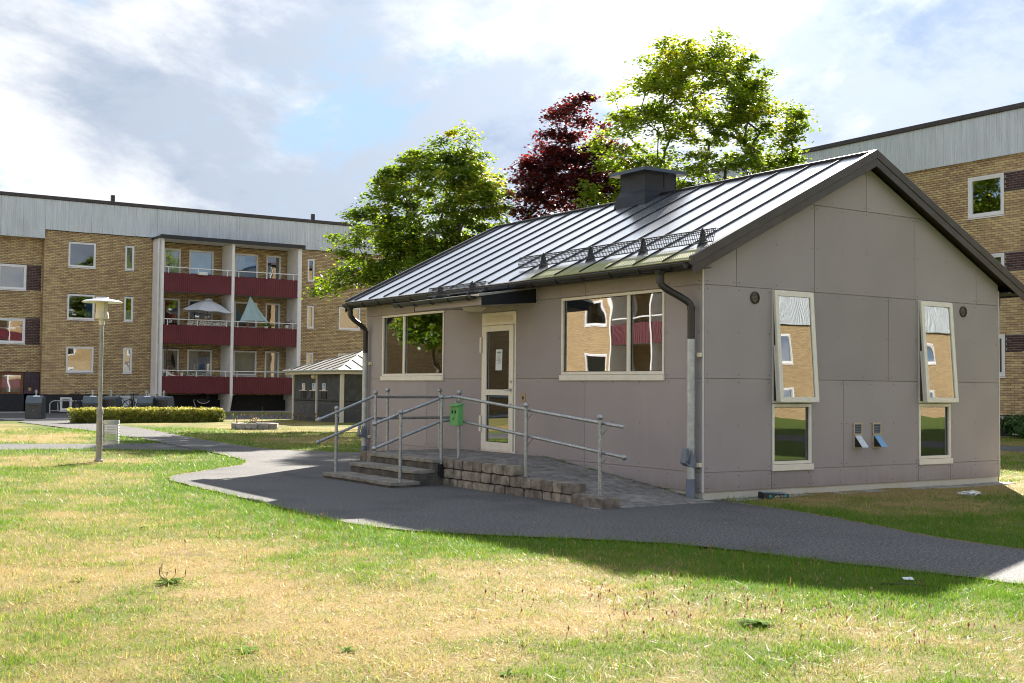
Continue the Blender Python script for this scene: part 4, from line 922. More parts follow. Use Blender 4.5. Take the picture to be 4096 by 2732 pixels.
# ------------------------------------------------------------------ railing
rl = thing('handrail', 'galvanised tube handrail with ball caps around the entrance steps', 'handrail', (-1.6, 3.5, 0))
def post(x, y, z0, zt):
    mb = MB(); mb.tube([(x, y, z0), (x, y, zt-.03)], .024, 12); p = part('post', mb, M['zinc'], rl, smooth=True)
    mb = MB(); mb.ball((x, y, zt), .037, 14, 9); mb.lathe([(.026, -.055), (.027, -.03)], (x, y, zt), 12); part('ball_cap', mb, M['zinc'], p, smooth='all')
    mb = MB(); mb.lathe([(.034, 0), (.034, .02), (.025, .024)], (x, y, z0), 12); part('foot_collar', mb, M['zinc'], p)
def rail(path, ends=(0, 0), r=.0215, cont=True):
    mb = MB(); mb.tube(path, r, 12); p = part('rail', mb, M['zinc'], rl, smooth=True)
    for e, q in zip(ends, (path[0], path[-1])):
        if e: mb = MB(); mb.ball(q, .036, 14, 9); part('rail_knob', mb, M['zinc'], p, smooth='all')
def hook(p, q):
    mb = MB(); mb.tube([p, (p[0]*.6+q[0]*.4, p[1]*.6+q[1]*.4, min(p[2], q[2])-.03), (q[0], q[1], q[2]-.02)], .007, 6); part('rail_bracket', mb, M['zinc'], rl)
post(-2.48, 3.48, -.02, 1.05); post(-2.47, 5.60, .06, 1.065); post(-1.74, 3.62, .16, 1.265); post(-1.80, 5.60, .34, 1.31)
post(-1.42, 5.92, .35, 1.35); post(-.38, 6.04, .35, 1.35); post(-1.50, 3.53, .35, 1.33); post(-1.60, 1.65, .22, 1.18); post(-1.60, .06, .11, 1.06)
for z0, z1, zb in ((.89, 1.25, 1.24), (.55, .915, .90)):
    rail([(-2.86, 3.53, z0), (-1.72, 3.66, z1)], (1, 0)); rail([(-2.80, 5.53, z0), (-1.80, 5.66, z1)], (1, 0)); rail([(-1.80, 5.66, z1), (-1.62, 5.80, zb), (-.06, 6.0, zb)])
    rail([(-1.72, 3.66, z1), (-1.55, 3.62, z1+.02), (-1.54, 3.5, z1+.015), (-1.55, -.34, z0+.065 if z0 > .7 else z0+.05)], (0, 0 if z0 > .7 else 1))
    for (x_, y_, t) in ((-2.48, 3.51, .33), (-2.47, 5.58, .33), (-1.76, 3.65, .97)):
        hook((x_, y_, z0+(z1-z0)*t-.05), (x_+.05, y_+.02, z0+(z1-z0)*t))
    for y_ in (1.65, .06): zt = z0+(z1-z0)*(y_+.34)/3.96+.05; hook((-1.60, y_, zt-.09), (-1.56, y_-.08, zt-.03))
mb = MB(); mb.box(-1.80, -1.74, 3.55, 3.66, .14, .30); part('post_plate', mb, M['black'], rl, bevel=.004)
# ------------------------------------------------------------------ green ashtray box hung on the rail post
ash = thing('ashtray_box', 'small green metal ashtray box hung on the handrail post', 'ashtray', (-1.6, 3.46, .86))
mb = MB(); x0, x1, y0, y1 = -1.66, -1.565, 3.30, 3.53
mb.hexa([(x0,y0,.86),(x1,y0,.86),(x1,y1,.86),(x0,y1,.86),(x0+.012,y0,1.14),(x1,y0,1.16),(x1,y1,1.16),(x0+.012,y1,1.14)]); body = part('box', mb, M['green'], ash, bevel=.003)
mb = MB(); mb.hexa([(x0-.02,y0-.006,1.135),(x1,y0-.006,1.162),(x1,y1+.006,1.162),(x0-.02,y1+.006,1.135),(x0-.02,y0-.006,1.148),(x1,y0-.006,1.178),(x1,y1+.006,1.178),(x0-.02,y1+.006,1.148)]); part('lid', mb, M['green'], ash, bevel=.002)
for yc in (3.375, 3.455):
    mb = MB(); mb.hexa([(x0-.002,yc-.017,1.03),(x0+.002,yc-.017,1.03),(x0+.002,yc+.013,1.03),(x0-.002,yc+.013,1.03),(x0+.002,yc-.013,1.075),(x0+.006,yc-.013,1.075),(x0+.006,yc+.017,1.075),(x0+.002,yc+.017,1.075)]); part('slot', mb, M['blackhole'], body)
mb = MB(); mb.tube([(x0+.008, 3.415, 1.10), (x0-.004, 3.415, 1.10)], .009, 10); part('lock', mb, M['steel'], body)
mb = MB(); xx = x0-.0015
mb.tube([(xx, 3.44, .945), (xx, 3.40, .975)], .0045, 5); mb.tube([(xx, 3.432, .937), (xx, 3.392, .967)], .0012, 4); mb.tube([(xx, 3.40, .985), (xx, 3.392, 1.0), (xx, 3.398, 1.015)], .0016, 4); part('cigarette_mark', mb, M['ink'], body)
mb = MB(); mb.box(-1.57, -1.47, 3.50, 3.56, 1.175, 1.21); mb.box(-1.57, -1.50, 3.50, 3.55, .845, .87); part('clamp', mb, M['zinc'], ash)
# ------------------------------------------------------------------ park lamp and the litter basket strapped to it
lx, ly = -4.7, 10.85
lamp = thing('park_lamp', 'park lamp with wide pale disc hood on a grey pole in the lawn', 'lamp', (lx, ly, 0))
mb = MB(); mb.tube([(lx, ly, -.05), (lx, ly, .86), (lx, ly, .92)], [.055, .055, .052], 16); mb.lathe([(.062,.86),(.062,.92),(.04,1.0)], (lx, ly, 0), 16); mb.tube([(lx, ly, .92), (lx, ly, 2.50)], .035, 14); pole = part('pole', mb, M['lamppole'], lamp, smooth=True)
mb = MB(); mb.lathe([(.085, -.03), (.085, .03), (.06, .05)], (lx, ly, .0), 16); part('foot', mb, M['concrete'], pole)
mb = MB(); mb.lathe([(.0, 2.48), (.05, 2.48), (.055, 2.585), (.112, 2.59), (.118, 2.62), (.118, 2.66), (.108, 2.70), (.105, 2.72), (.0, 2.72)], (lx, ly, 0), 24); part('lamp_base', mb, M['lampcream'], lamp, smooth=True)
mb = MB(); mb.lathe([(.098, 2.715), (.098, 2.93)], (lx, ly, 0), 36)
for k in range(36):
    q = 2*math.pi*k/36; mb.tube([(lx+.098*math.cos(q), ly+.098*math.sin(q), 2.715), (lx+.098*math.cos(q), ly+.098*math.sin(q), 2.93)], .006, 4)
part('diffuser', mb, M['lampglass'], lamp)
mb = MB(); mb.lathe([(.001, 2.915), (.12, 2.92), (.30, 2.900), (.352, 2.885), (.355, 2.895), (.30, 2.925), (.12, 2.955), (.11, 2.985), (.001, 2.988)], (lx, ly, 0), 40); part('hood', mb, M['lampwhite'], lamp, smooth=True)
for q in (.6, 2.7, 4.8):
    mb = MB(); mb.tube([(lx+.128*math.cos(q), ly+.128*math.sin(q), 2.62), (lx+.128*math.cos(q), ly+.128*math.sin(q), 2.925)], .005, 6); part('rod', mb, M['brass'], lamp)
vdir = Vector((_r.x, _r.y, 0)).normalized(); bc = Vector((lx, ly, 0))+vdir*.215
bk = thing('litter_basket', 'galvanised perforated litter basket strapped to the lamp pole', 'litter bin', (bc.x, bc.y, .33))
mb = MB(); nA, nB = 30, 22; r_ = .142
for (za, zb) in ((.33, .375), (.68, .755)):
    mb.lathe([(r_, za), (r_+.003, (za+zb)/2), (r_, zb)], (bc.x, bc.y, 0), 40)
mb.lathe([(r_-.004, .33), (.001, .33)], (bc.x, bc.y, 0), nA)
rim = part('rim_bands', mb, M['zinc_pale'], bk, smooth=True, fix=False)
mb = MB()
for k in range(nA):
    q = 2*math.pi*k/nA; mb.tube([(bc.x+r_*math.cos(q), bc.y+r_*math.sin(q), .37), (bc.x+r_*math.cos(q), bc.y+r_*math.sin(q), .69)], .0028, 4, False)
for k in range(11): mb.tube([(bc.x+r_*math.cos(q), bc.y+r_*math.sin(q), .385+k*.029) for q in np.linspace(0, 2*math.pi, 37)], .0028, 4, False)
part('perforated_shell', mb, M['basket'], bk, fix=False)
mb = MB(); mb.box(bc.x-.10, bc.x-.085, bc.y-.02, bc.y+.02, .36, .7)
p0 = Vector((lx, ly, 0))+vdir*.07; mb = MB(); mb.tube([(p0.x, p0.y, .36), (p0.x, p0.y, .72)], .012, 6); part('hanger', mb, M['zinc_pale'], bk)
for z_ in (.47, .70):
    mb = MB(); mb.lathe([(.0575, z_-.006), (.0575, z_+.006)], (lx, ly, 0), 20); part('strap', mb, M['brass'], bk)
# ------------------------------------------------------------------ apartment buildings
BC, BH, BL = .0775, .066, .25      # course, brick height, brick length
def brick_rects(u0, u1, z0, z1, holes):
    out = []; k = 0; z = z0
    while z+BH < z1+.03:
        zb = min(z+BH, z1); u = u0-(BL+.011)*(.5 if k % 2 else 0)
        hs = sorted([(h[0], h[1]) for h in holes if h[2] < zb-.02 and h[3] > z+.02])
        while u < u1:
            segs = [(max(u, u0), min(u+BL, u1))]
            for (a, b) in hs:
                n_ = []
                for (s0, s1) in segs:
                    if b <= s0 or a >= s1: n_.append((s0, s1)); continue
                    if a > s0: n_.append((s0, a))
                    if b < s1: n_.append((b, s1))
                segs = n_
            for s0, s1 in segs:
                if s1-s0 > .03: out.append((s0, s1, z, zb))
            u += BL+.011
        z += BC; k += 1
    return out
def bricks(fac, parent, rects, m_, proud=.009, singles=0, name='brick'):
    """the bricks nearest the camera as objects of their own, the rest as one joined part"""
    def dist(r): p = fac.pt((r[0]+r[1])/2, 0, (r[2]+r[3])/2); return (Vector(p)-CAM).length
    full = [r for r in rects if abs(r[1]-r[0]-BL) < 1e-4 and abs(r[3]-r[2]-BH) < 1e-4 and vis(fac.pt((r[0]+r[1])/2, 0, (r[2]+r[3])/2))]
    full.sort(key=dist); single = set(full[:singles]); rest = [r for r in rects if r not in single]
    if single:
        mb = MB(); fac0 = Fac(fac.axis, 0.0); fac0.box(mb, -BL/2, BL/2, -.01, proud, -BH/2, BH/2); me = mesh_of(name, mb, m_)
        for r in single:
            o = link(name, me, parent, loc=Vector(fac.pt((r[0]+r[1])/2, 0, (r[2]+r[3])/2))-world_loc(parent))
    A = np.array(rest); n = len(A); jit = RNG.uniform(-.002, .003, n)
    def P(u, d, z):
        return np.stack([u, fac.w-d, z], 1) if fac.axis == 'Y' else np.stack([fac.w-d, u, z], 1)
    z0, z1, a, b = A[:, 2], A[:, 3], A[:, 0], A[:, 1]; d = proud+jit; dz = np.full(n, -.01)
    V = np.stack([P(a, d, z0), P(b, d, z0), P(b, d, z1), P(a, d, z1), P(a, dz, z0), P(b, dz, z0), P(b, dz, z1), P(a, dz, z1)], 1).reshape(-1, 3)
    q = np.array([(0,1,2,3),(0,4,5,1),(1,5,6,2),(2,6,7,3),(3,7,4,0)]); 
    if fac.axis == 'X': q = q[:, ::-1]
    F = (np.arange(n)[:, None, None]*8+q[None]).reshape(-1, 4)
    o = link(name+'_field', np_mesh(name+'_field', V, F, m_), parent); o['kind'] = 'stuff'; return o
def vis(p):
    v = Vector(p)-CAM; f = v.dot(_f)
    if f < 1: return False
    x_ = v.dot(_r2)/f*FPX+2048; y_ = 1366-v.dot(_u2)/f*FPX
    if not (0 < x_ < 4096 and 0 < y_ < 2732): return False
    if v.x > 30 and x_ < 3990 and y_ > 620+max(0, (x_-3502))*1.16: return False     # behind the house gable
    return True
def brick_texture(name):
    m_, t, out = new_mat(name); L = t.links.new; g = t.nodes.new('ShaderNodeNewGeometry')
    sx = t.nodes.new('ShaderNodeSeparateXYZ'); L(g.outputs['Position'], sx.inputs[0]); cb = t.nodes.new('ShaderNodeCombineXYZ')
    L(mth(t, 'ADD', sx.outputs[0], sx.outputs[1]), cb.inputs[0]); L(sx.outputs[2], cb.inputs[1])
    bt = N(t, 'ShaderNodeTexBrick', i_Scale=1.0, i_Mortar_Size=.006, i_Brick_Width=.261, i_Row_Height=.0775); L(cb.outputs[0], bt.inputs['Vector'])
    bt.inputs['Color1'].default_value = (.47,.33,.16,1); bt.inputs['Color2'].default_value = (.37,.25,.12,1); bt.inputs['Mortar'].default_value = (.11,.10,.095,1)
    p = t.nodes.new('ShaderNodeBsdfPrincipled'); L(bt.outputs[0], p.inputs['Base Color']); p.inputs['Roughness'].default_value = .9; L(p.outputs[0], out.inputs[0]); return m_
M['bricktex'] = brick_texture('far_brickwork')
def apt_window(fac, parent, u0, u1, z0, z1, style=0, door=False, fw=.075, d=.012):
    mb = MB(); frame_boxes(mb, fac, u0, u1, z0, z1, fw*.55, -.10, d); frame_boxes(mb, fac, u0+fw*.55, u1-fw*.55, z0+fw*.55, z1-fw*.55, fw*.6, -.07, d-.014)
    w = part('balcony_door' if door else 'window', mb, M['aluwhite'], parent); e = fw*1.15
    mb = MB(); mb.quad(*[fac.pt(u, -.05, z) for u, z in ((u0+e, z0+e), (u1-e, z0+e), (u1-e, z1-e), (u0+e, z1-e))]); part('pane', mb, M['glass_flat'], w, fix=False)
    if not door:
        mb = MB(); mb.hexa([fac.pt(u0-.02, -.05, z0-.045), fac.pt(u1+.02, -.05, z0-.045), fac.pt(u1+.02, .045, z0-.06), fac.pt(u0-.02, .045, z0-.06), fac.pt(u0-.02, -.05, z0-.002), fac.pt(u1+.02, -.05, z0-.002), fac.pt(u1+.02, .045, z0-.03), fac.pt(u0-.02, .045, z0-.03)]); part('sill', mb, M['aluwhite'], w)
    def cloth(a, b, c, dd, m_, nm, depth=-.16, waves=9):
        mb = MB(); n_ = waves*3
        for k in range(n_):
            ua, ub = a+(b-a)*k/n_, a+(b-a)*(k+1)/n_; da, db = depth+.025*math.sin(k*2.1), depth+.025*math.sin((k+1)*2.1); mb.quad(fac.pt(ua, da, c), fac.pt(ub, db, c), fac.pt(ub, db, dd), fac.pt(ua, da, dd))
        part(nm, mb, M[m_], w, smooth='all', fix=False)
    if style == 1: cloth(u0+e, u1-e, z0+.05, z1-.03, 'blind', 'blind', -.12, 1)
    elif style == 2: cloth(u0+e, u0+e+(u1-u0)*.30, z0+.05, z1-.03, 'curtain', 'curtain'); cloth(u1-e-(u1-u0)*.18, u1-e, z0+.05, z1-.03, 'curtain', 'curtain')
    elif style == 3: cloth(u0+e, u1-e, z0+.05, z0+(z1-z0)*.72, 'bluecurtain', 'blue_screen', -.13, 4); cloth(u0+e, u0+e+(u1-u0)*.4, z0+.05, z1-.03, 'curtain', 'curtain', -.115)
    elif style == 4: cloth(u1-e-(u1-u0)*.25, u1-e, z0+.05, z1-.03, 'bluecurtain', 'curtain')
    elif style == 5: cloth(u0+e, u1-e, z0+.05, z0+(z1-z0)*.45, 'blind', 'blind', -.12, 1)
    return w
def corrugated(mb, fac, u0, u1, z0, z1, d0, pitch=.095, amp=.018):
    n = max(1, int(round((u1-u0)/pitch))); us, ds = [], []
    for k in range(n):
        a = u0+(u1-u0)*k/n; p = (u1-u0)/n
        for t, dd in ((0, 0), (.42, 0), (.52, amp), (.9, amp)): us.append(a+t*p); ds.append(d0+dd)
    us.append(u1); ds.append(d0)
    for i in range(len(us)-1): mb.quad(fac.pt(us[i], ds[i], z0), fac.pt(us[i+1], ds[i+1], z0), fac.pt(us[i+1], ds[i+1], z1), fac.pt(us[i], ds[i], z1))
def fascia(fac, parent, segs, ztop, d0, pw=1.08):
    for (a, b, z0) in segs:
        n = max(1, int(round((b-a)/pw)))
        for k in range(n):
            mb = MB(); corrugated(mb, fac, a+(b-a)*k/n+.004, a+(b-a)*(k+1)/n-.004, z0+random.uniform(-.006, .006), ztop, d0); part('fascia_panel', mb, M['corr'], parent, fix=False)
# ---- the long block behind the road
LB = Fac('Y', 49.5); SB = Fac('Y', 49.75)
apt = thing('apartment_building', 'long yellow brick apartment block with bordeaux balconies and pale corrugated top', 'building', (8, 55, 0))
FLOORS = [(7.16, 8.38), (4.58, 5.81), (1.98, 3.22)]
HOLES = []; WINS = []
for (z0, z1), st in zip(FLOORS, (0, 4, 5)): WINS.append((3.58, 4.88, z0, z1, st, False))
for (z0, z1), st in zip(FLOORS, (1, 5, 1)): WINS.append((6.33, 6.77, z0, z1, st, False))
for (z0, z1), st in zip(FLOORS, (0, 1, 1)): WINS.append((16.23, 16.62, z0, z1, st, False))
for (z0, z1), st in zip(FLOORS, (2, 1, 2)): WINS.append((18.13, 19.44, z0, z1, st, False))
for (z0, z1), st in zip(FLOORS, (2, 0, 1)): WINS += [(21.6, 22.9, z0, z1, st, False), (25.4, 26.7, z0, z1, st, False)]
for fl, (zf, zt) in enumerate(((6.1, 8.40), (3.5, 5.83), (.98, 3.24))):
    sty = ((1, 1, 3, 0), (0, 0, 4, 4), (2, 3, 1, 1))[fl]
    WINS += [(8.30, 9.16, zf+.05, zt, sty[0], True), (9.60, 10.91, zf+.95, zt, sty[1], False), (12.08, 13.36, zf+.95, zt, sty[2], False), (13.83, 14.65, zf+.05, zt, sty[3], True)]
MAINH = [w[:4] for w in WINS]
STAIR = [(.40, 1.70, 5.91, 7.12, 0), (.40, 1.70, 3.33, 4.52, 0)]
mb = MB(); holed_wall(mb, LB, 2.45, 21.0, .88, 8.95, MAINH, 0.0, -.25)
for a, b in ((2.45, 21.0),): LB.box(mb, a, b, -.25, -.03, -.1, .88)
part('wall', mb, M['mortar'], apt, fix=False)
mb = MB(); holed_wall(mb, LB, 21.0, 34, .0, 8.95, [h for h in MAINH if h[0] > 20], .008, -.25); part('wall', mb, M['bricktex'], apt, fix=False)
mb = MB(); holed_wall(mb, SB, -1.6, 2.45, 1.94, 8.95, [s_[:4] for s_ in STAIR]+[(-1.0, -.6, 2, 2.1)], 0.0, -.25); part('wall', mb, M['mortar'], apt, fix=False)
mb = MB(); mb.quad((2.45, 49.5, .88), (2.45, 49.75, .88), (2.45, 49.75, 8.95), (2.45, 49.5, 8.95)); part('return_wall', mb, M['bricktex'], apt, fix=False)
mb = MB(); mb.box(-26, 34, 60.5, 60.7, 0, 10.3); mb.box(33.8, 34, 49.5, 60.5, 0, 10.3); mb.box(-26, -25.8, 49.5, 60.5, 0, 10.3); part('wall', mb, M['bricktex'], apt)
mb = MB()
for z_ in (.86, 3.42, 6.0, 8.6): mb.box(-25.7, 33.7, 49.80, 60.4, z_-.12, z_)
mb.box(-25.7, 33.7, 52.5, 52.6, 0, 8.6); part('floors', mb, M['dark'], apt)
rects = brick_rects(2.45, 7.72, .885, 8.90, MAINH)+brick_rects(7.86, 15.02, .885, 8.68, MAINH)+brick_rects(15.24, 21.0, .885, 8.90, MAINH)
bricks(LB, apt, rects, M['brick'], singles=290)
DK = [(1.72, 2.40, 5.90, 7.14), (1.72, 2.40, 3.31, 4.54)]
bricks(SB, apt, brick_rects(-1.0, 2.45, 1.96, 8.9, [s_[:4] for s_ in STAIR]+DK), M['brick'], name='stair_brick')
for h in DK: mb = MB(); SB.box(mb, h[0], h[1], -.02, .002, h[2], h[3]); part('pale_mortar', mb, M['palemortar'], apt)
for h in DK: bricks(SB, apt, brick_rects(h[0]+.005, h[1]-.005, h[2]+.01, h[3]-.02, []), M['darkbrick'], name='dark_brick')
for w in WINS: apt_window(LB, apt, *w[:4], style=w[4], door=w[5])
for w in STAIR: apt_window(SB, apt, *w[:4], style=0, fw=.1)
# black plinth with small cellar windows, fascia and roof
mb = MB(); LB.box(mb, 2.47, 21, -.02, -.008, .0, .875); LB.box(mb, -25, 34, -.26, -.25, 0, .9); part('plinth', mb, M['basement'], apt)
mb = MB(); LB.box(mb, 6.0, 7.7, -.005, .03, .02, .84); part('plinth_panel', mb, M['corr'], apt)
for u in (3.35, 5.2): 
    w = apt_window(LB, apt, u, u+.55, .1, .74, 5, False, .09, .02)
fascia(LB, apt, [(-1.6, 2.45, 8.45), (2.45, 34, 8.88)], 10.38, .10); fascia(LB, apt, [(-26, -1.6, 8.88)], 10.38, .10, 3)
mb = MB(); LB.box(mb, -26, 34, -.4, .02, 8.9, 8.95); LB.box(mb, -1.6, 2.46, -.3, .09, 8.46, 8.50); LB.box(mb, -26, 34, -.02, .04, 8.96, 10.34); part('fascia_back', mb, M['corr'], apt)
mb = MB(); LB.box(mb, -26.2, 34.2, -11.4, .16, 10.36, 10.54); part('roof', mb, M['roofedge'], apt, bevel=.02)
for u in (6.31, 17.58, 26.5, -14): mb = MB(); mb.box(u-.09, u+.09, 51.9, 52.08, 10.54, 11.25); part('vent_pipe', mb, M['roofedge'], apt)
# balcony stack
def fin(u0, u1, low=True):
    mb = MB(); poly = [(48.0, 8.72), (48.0, 1.0), (48.02, .72), (48.35, 0.0), (49.5, 0.0), (49.5, 8.72)]
    mb.prism(poly, lambda y_, d, z: (d, y_, z), u0, u1); f_ = part('balcony_fin', mb, M['render'], apt, bevel=.01)
    for z_ in (.95, 3.48, 6.06):
        mb = MB(); mb.prism([(48.05, z_), (49.45, z_), (49.45, z_-.32), (48.75, z_-.30)], lambda y_, d, z: (d, y_, z), u0-.12, u1+.12)
        if z_ < 1: part('corbel', mb, M['render'], f_)
    return f_
def balcony(u0, u1, z0, z1, zr, rich=True):
    mb = MB(); corrugated(mb, Fac('Y', 48.06), u0, u1, z0, z1, .0, .105, .02); b = part('balcony_front', mb, M['bordeaux'], apt, fix=False)
    mb = MB(); mb.box(u0, u1, 48.07, 48.10, z0+.01, z1-.01); part('front_back', mb, M['bordeaux'], b)
    mb = MB(); mb.box(u0, u1, 48.12, 49.48, z0+.03, z0+.17); part('slab', mb, M['concrete'], b)
    mb = MB(); mb.box(u0, u1, 48.02, 48.075, zr-.022, zr+.022); r_ = part('balcony_rail', mb, M['white'], apt)
    n = max(2, int(round((u1-u0)/1.01)))
    for k in range(n):
        uu = u0+.22+(u1-u0-.44)*k/(n-1); mb = MB(); mb.box(uu-.018, uu+.018, 48.03, 48.066, z1-.03, zr-.02); part('rail_post', mb, M['white'], r_)
for uo in (0,):
    fin(7.72, 7.85); fin(11.37, 11.52); fin(15.02, 15.24)
    for (z0, z1, zr) in ((6.07, 7.02, 7.31), (3.47, 4.42, 4.70), (.97, 1.84, 2.12)):
        balcony(7.86, 11.36, z0, z1, zr); balcony(11.53, 15.01, z0, z1, zr)
mb = MB(); mb.tube([(7.64, 48.25, 8.7), (7.64, 48.25, .5)], .045, 8); part('rain_pipe', mb, M['render'], apt, smooth=True)
mb = MB(); mb.box(7.60, 15.36, 47.86, 49.39, 8.78, 8.86); mb.box(7.60, 15.36, 47.84, 47.90, 8.70, 8.90); part('balcony_roof', mb, M['black'], apt); mb = MB(); mb.box(7.72, 15.24, 47.93, 49.45, 8.715, 8.775); part('balcony_ceiling', mb, M['render'], apt)
mb = MB(); mb.box(7.86, 15.01, 49.42, 49.47, .0, .84); part('cellar_wall', mb, M['basement'], apt)
# entrance
en = MB(); SB.box(en, -.9, 1.72, -.20, -.14, 1.90, 1.94); 
for a, b in ((-.9, -.8), (.36, .50), (.62, .72), (1.60, 1.70)): SB.box(en, a, b, -.2, -.06, 0.02, 1.92)
for c, d in ((.02, .10), (.85, .99), (1.80, 1.92)): SB.box(en, -.8, 1.6, -.19, -.07, c, d)
SB.box(en, .50, .62, -.19, -.08, .02, 1.92)
ent = part('entrance_door', en, M['wood'], apt)
for a, b in ((-.8, .36), (.72, 1.60)):
    for c, d in ((.10, .85), (.99, 1.80)):
        mb = MB(); mb.quad(*[SB.pt(u, -.13, z) for u, z in ((a, c), (b, c), (b, d), (a, d))]); part('pane', mb, M['glass_flat'], ent, fix=False)
    mb = MB(); SB.box(mb, a, b, -.12, -.10, .12, .36); part('kick_plate', mb, M['steel'], ent)
for u in (.52, .60): mb = MB(); mb.tube([SB.pt(u, -.06, .95), SB.pt(u, .0, .95), SB.pt(u, .0, 1.25), SB.pt(u, -.06, 1.25)], .016, 6); part('handle', mb, M['brass'], ent)
mb = MB(); SB.box(mb, 1.72, 2.44, -.25, -.012, 0, 1.94); part('tile_backing', mb, M['dark'], apt)
for i in range(5):
    for j in range(7):
        mb = MB(); SB.box(mb, 1.725+i*.143, 1.725+i*.143+.138, -.012, .0, .02+j*.273, .02+j*.273+.267); part('tile', mb, M['tile'], apt)
mb = MB(); SB.box(mb, 1.92, 2.05, .0, .015, 1.05, 1.2); part('door_phone', mb, M['brass'], apt)
mb = MB(); SB.box(mb, -1.6, 1.72, -.6, -.3, 0, 1.94); part('lobby_wall', mb, M['interior'], apt)
mb = MB(); mb.box(-1.2, 2.4, 48.3, 49.6, -.02, .05); part('doorstep', mb, M['concrete'], apt, bevel=.01)
# plain continuation of the block out of the picture
mb = MB(); holed_wall(mb, LB, -26, -1.6, 0, 8.95, [], .008, -.25); part('wall', mb, M['bricktex'], apt, fix=False)
# ---- the block beyond the gable
RB = Fac('X', 23.6)
ap2 = thing('apartment_building', 'yellow brick apartment block rising behind the gable end of the grey house', 'building', (28, 0, 0))
W2 = []
for (z0, z1), st in zip(((7.10, 8.43), (4.53, 5.86), (1.92, 3.25)), (0, 4, 0)):
    W2 += [(11.74, 13.06, z0, z1, st), (8.6, 9.95, z0, z1, 2), (16.4, 17.7, z0, z1, 1)]
H2 = [w[:4] for w in W2]; CELL = [(10.55, 11.55, .12, .62)]
mb = MB(); holed_wall(mb, RB, 4.5, 21, .68, 9.0, H2, 0.0, -.25); holed_wall(mb, RB, 4.5, 21, -.1, .68, CELL, -.03, -.25); part('wall', mb, M['mortar'], ap2, fix=False)
DK2 = [(9.98, 11.71, 7.86, 8.44), (9.98, 11.71, 5.29, 5.87), (9.98, 11.71, 2.67, 3.26)]
bricks(RB, ap2, brick_rects(4.5, 21, .685, 8.99, H2+DK2), M['brick'], singles=290)
for h in DK2: mb = MB(); RB.box(mb, h[0], h[1], -.02, .002, h[2], h[3]); part('pale_mortar', mb, M['palemortar'], ap2)
bricks(RB, ap2, sum([brick_rects(h[0]+.005, h[1]-.005, h[2]+.008, h[3]-.005, []) for h in DK2], []), M['darkbrick'], name='dark_brick', singles=80)
for w in W2: apt_window(RB, ap2, *w[:4], style=w[4], fw=.11)
apt_window(RB, ap2, *CELL[0], style=0, fw=.09, d=.02)
mb = MB(); RB.box(mb, 4.52, 21, -.03, -.018, 0, .12); RB.box(mb, 4.52, 10.55, -.03, -.018, .12, .672); RB.box(mb, 11.55, 21, -.03, -.018, .12, .672); part('plinth', mb, M['basement'], ap2)
mb = MB()
for k in range(5): RB.box(mb, 11.79, 11.93, -.016, -.006, .545+k*.024, .558+k*.024)
part('cellar_vent', mb, M['corr'], ap2)
holed = [(float(u), float(u)+1.3, z0, z1) for u in np.arange(-7, 3, 4.1) for (z0, z1) in ((7.10, 8.43), (4.53, 5.86), (1.92, 3.25))]
mb = MB(); holed_wall(mb, RB, -9, 4.5, 0, 9.0, holed, .008, -.25); holed_wall(mb, RB, 21, 26, 0, 9, [], .008, -.25); part('wall', mb, M['bricktex'], ap2, fix=False)
for k, h in enumerate(holed): apt_window(RB, ap2, *h, style=k % 3, fw=.1)
mb = MB(); mb.box(34, 34.2, -9, 26, 0, 10.3); mb.box(23.7, 34, 25.8, 26, 0, 10.3); mb.box(23.7, 34, -9, -8.8, 0, 10.3); part('wall', mb, M['bricktex'], ap2)
mb = MB()
for z_ in (.68, 3.6, 6.2, 8.9): mb.box(23.9, 33.9, -8.7, 25.7, z_-.12, z_)
mb.box(26.6, 26.7, -8.7, 25.7, 0, 8.6); part('floors', mb, M['dark'], ap2)
fascia(RB, ap2, [(-9, 26, 8.95)], 10.36, .09, 1.2)
mb = MB(); RB.box(mb, -9, 26, -.02, .04, 8.96, 10.34); part('fascia_back', mb, M['corr'], ap2)
mb = MB(); mb.box(23.44, 34.3, -9.2, 26.2, 10.36, 10.53); part('roof', mb, M['roofedge'], ap2, bevel=.02)
mb = MB(); mb.box(24.2, 24.4, 17.0, 17.2, 10.53, 10.66); part('vent_pipe', mb, M['roofedge'], ap2)

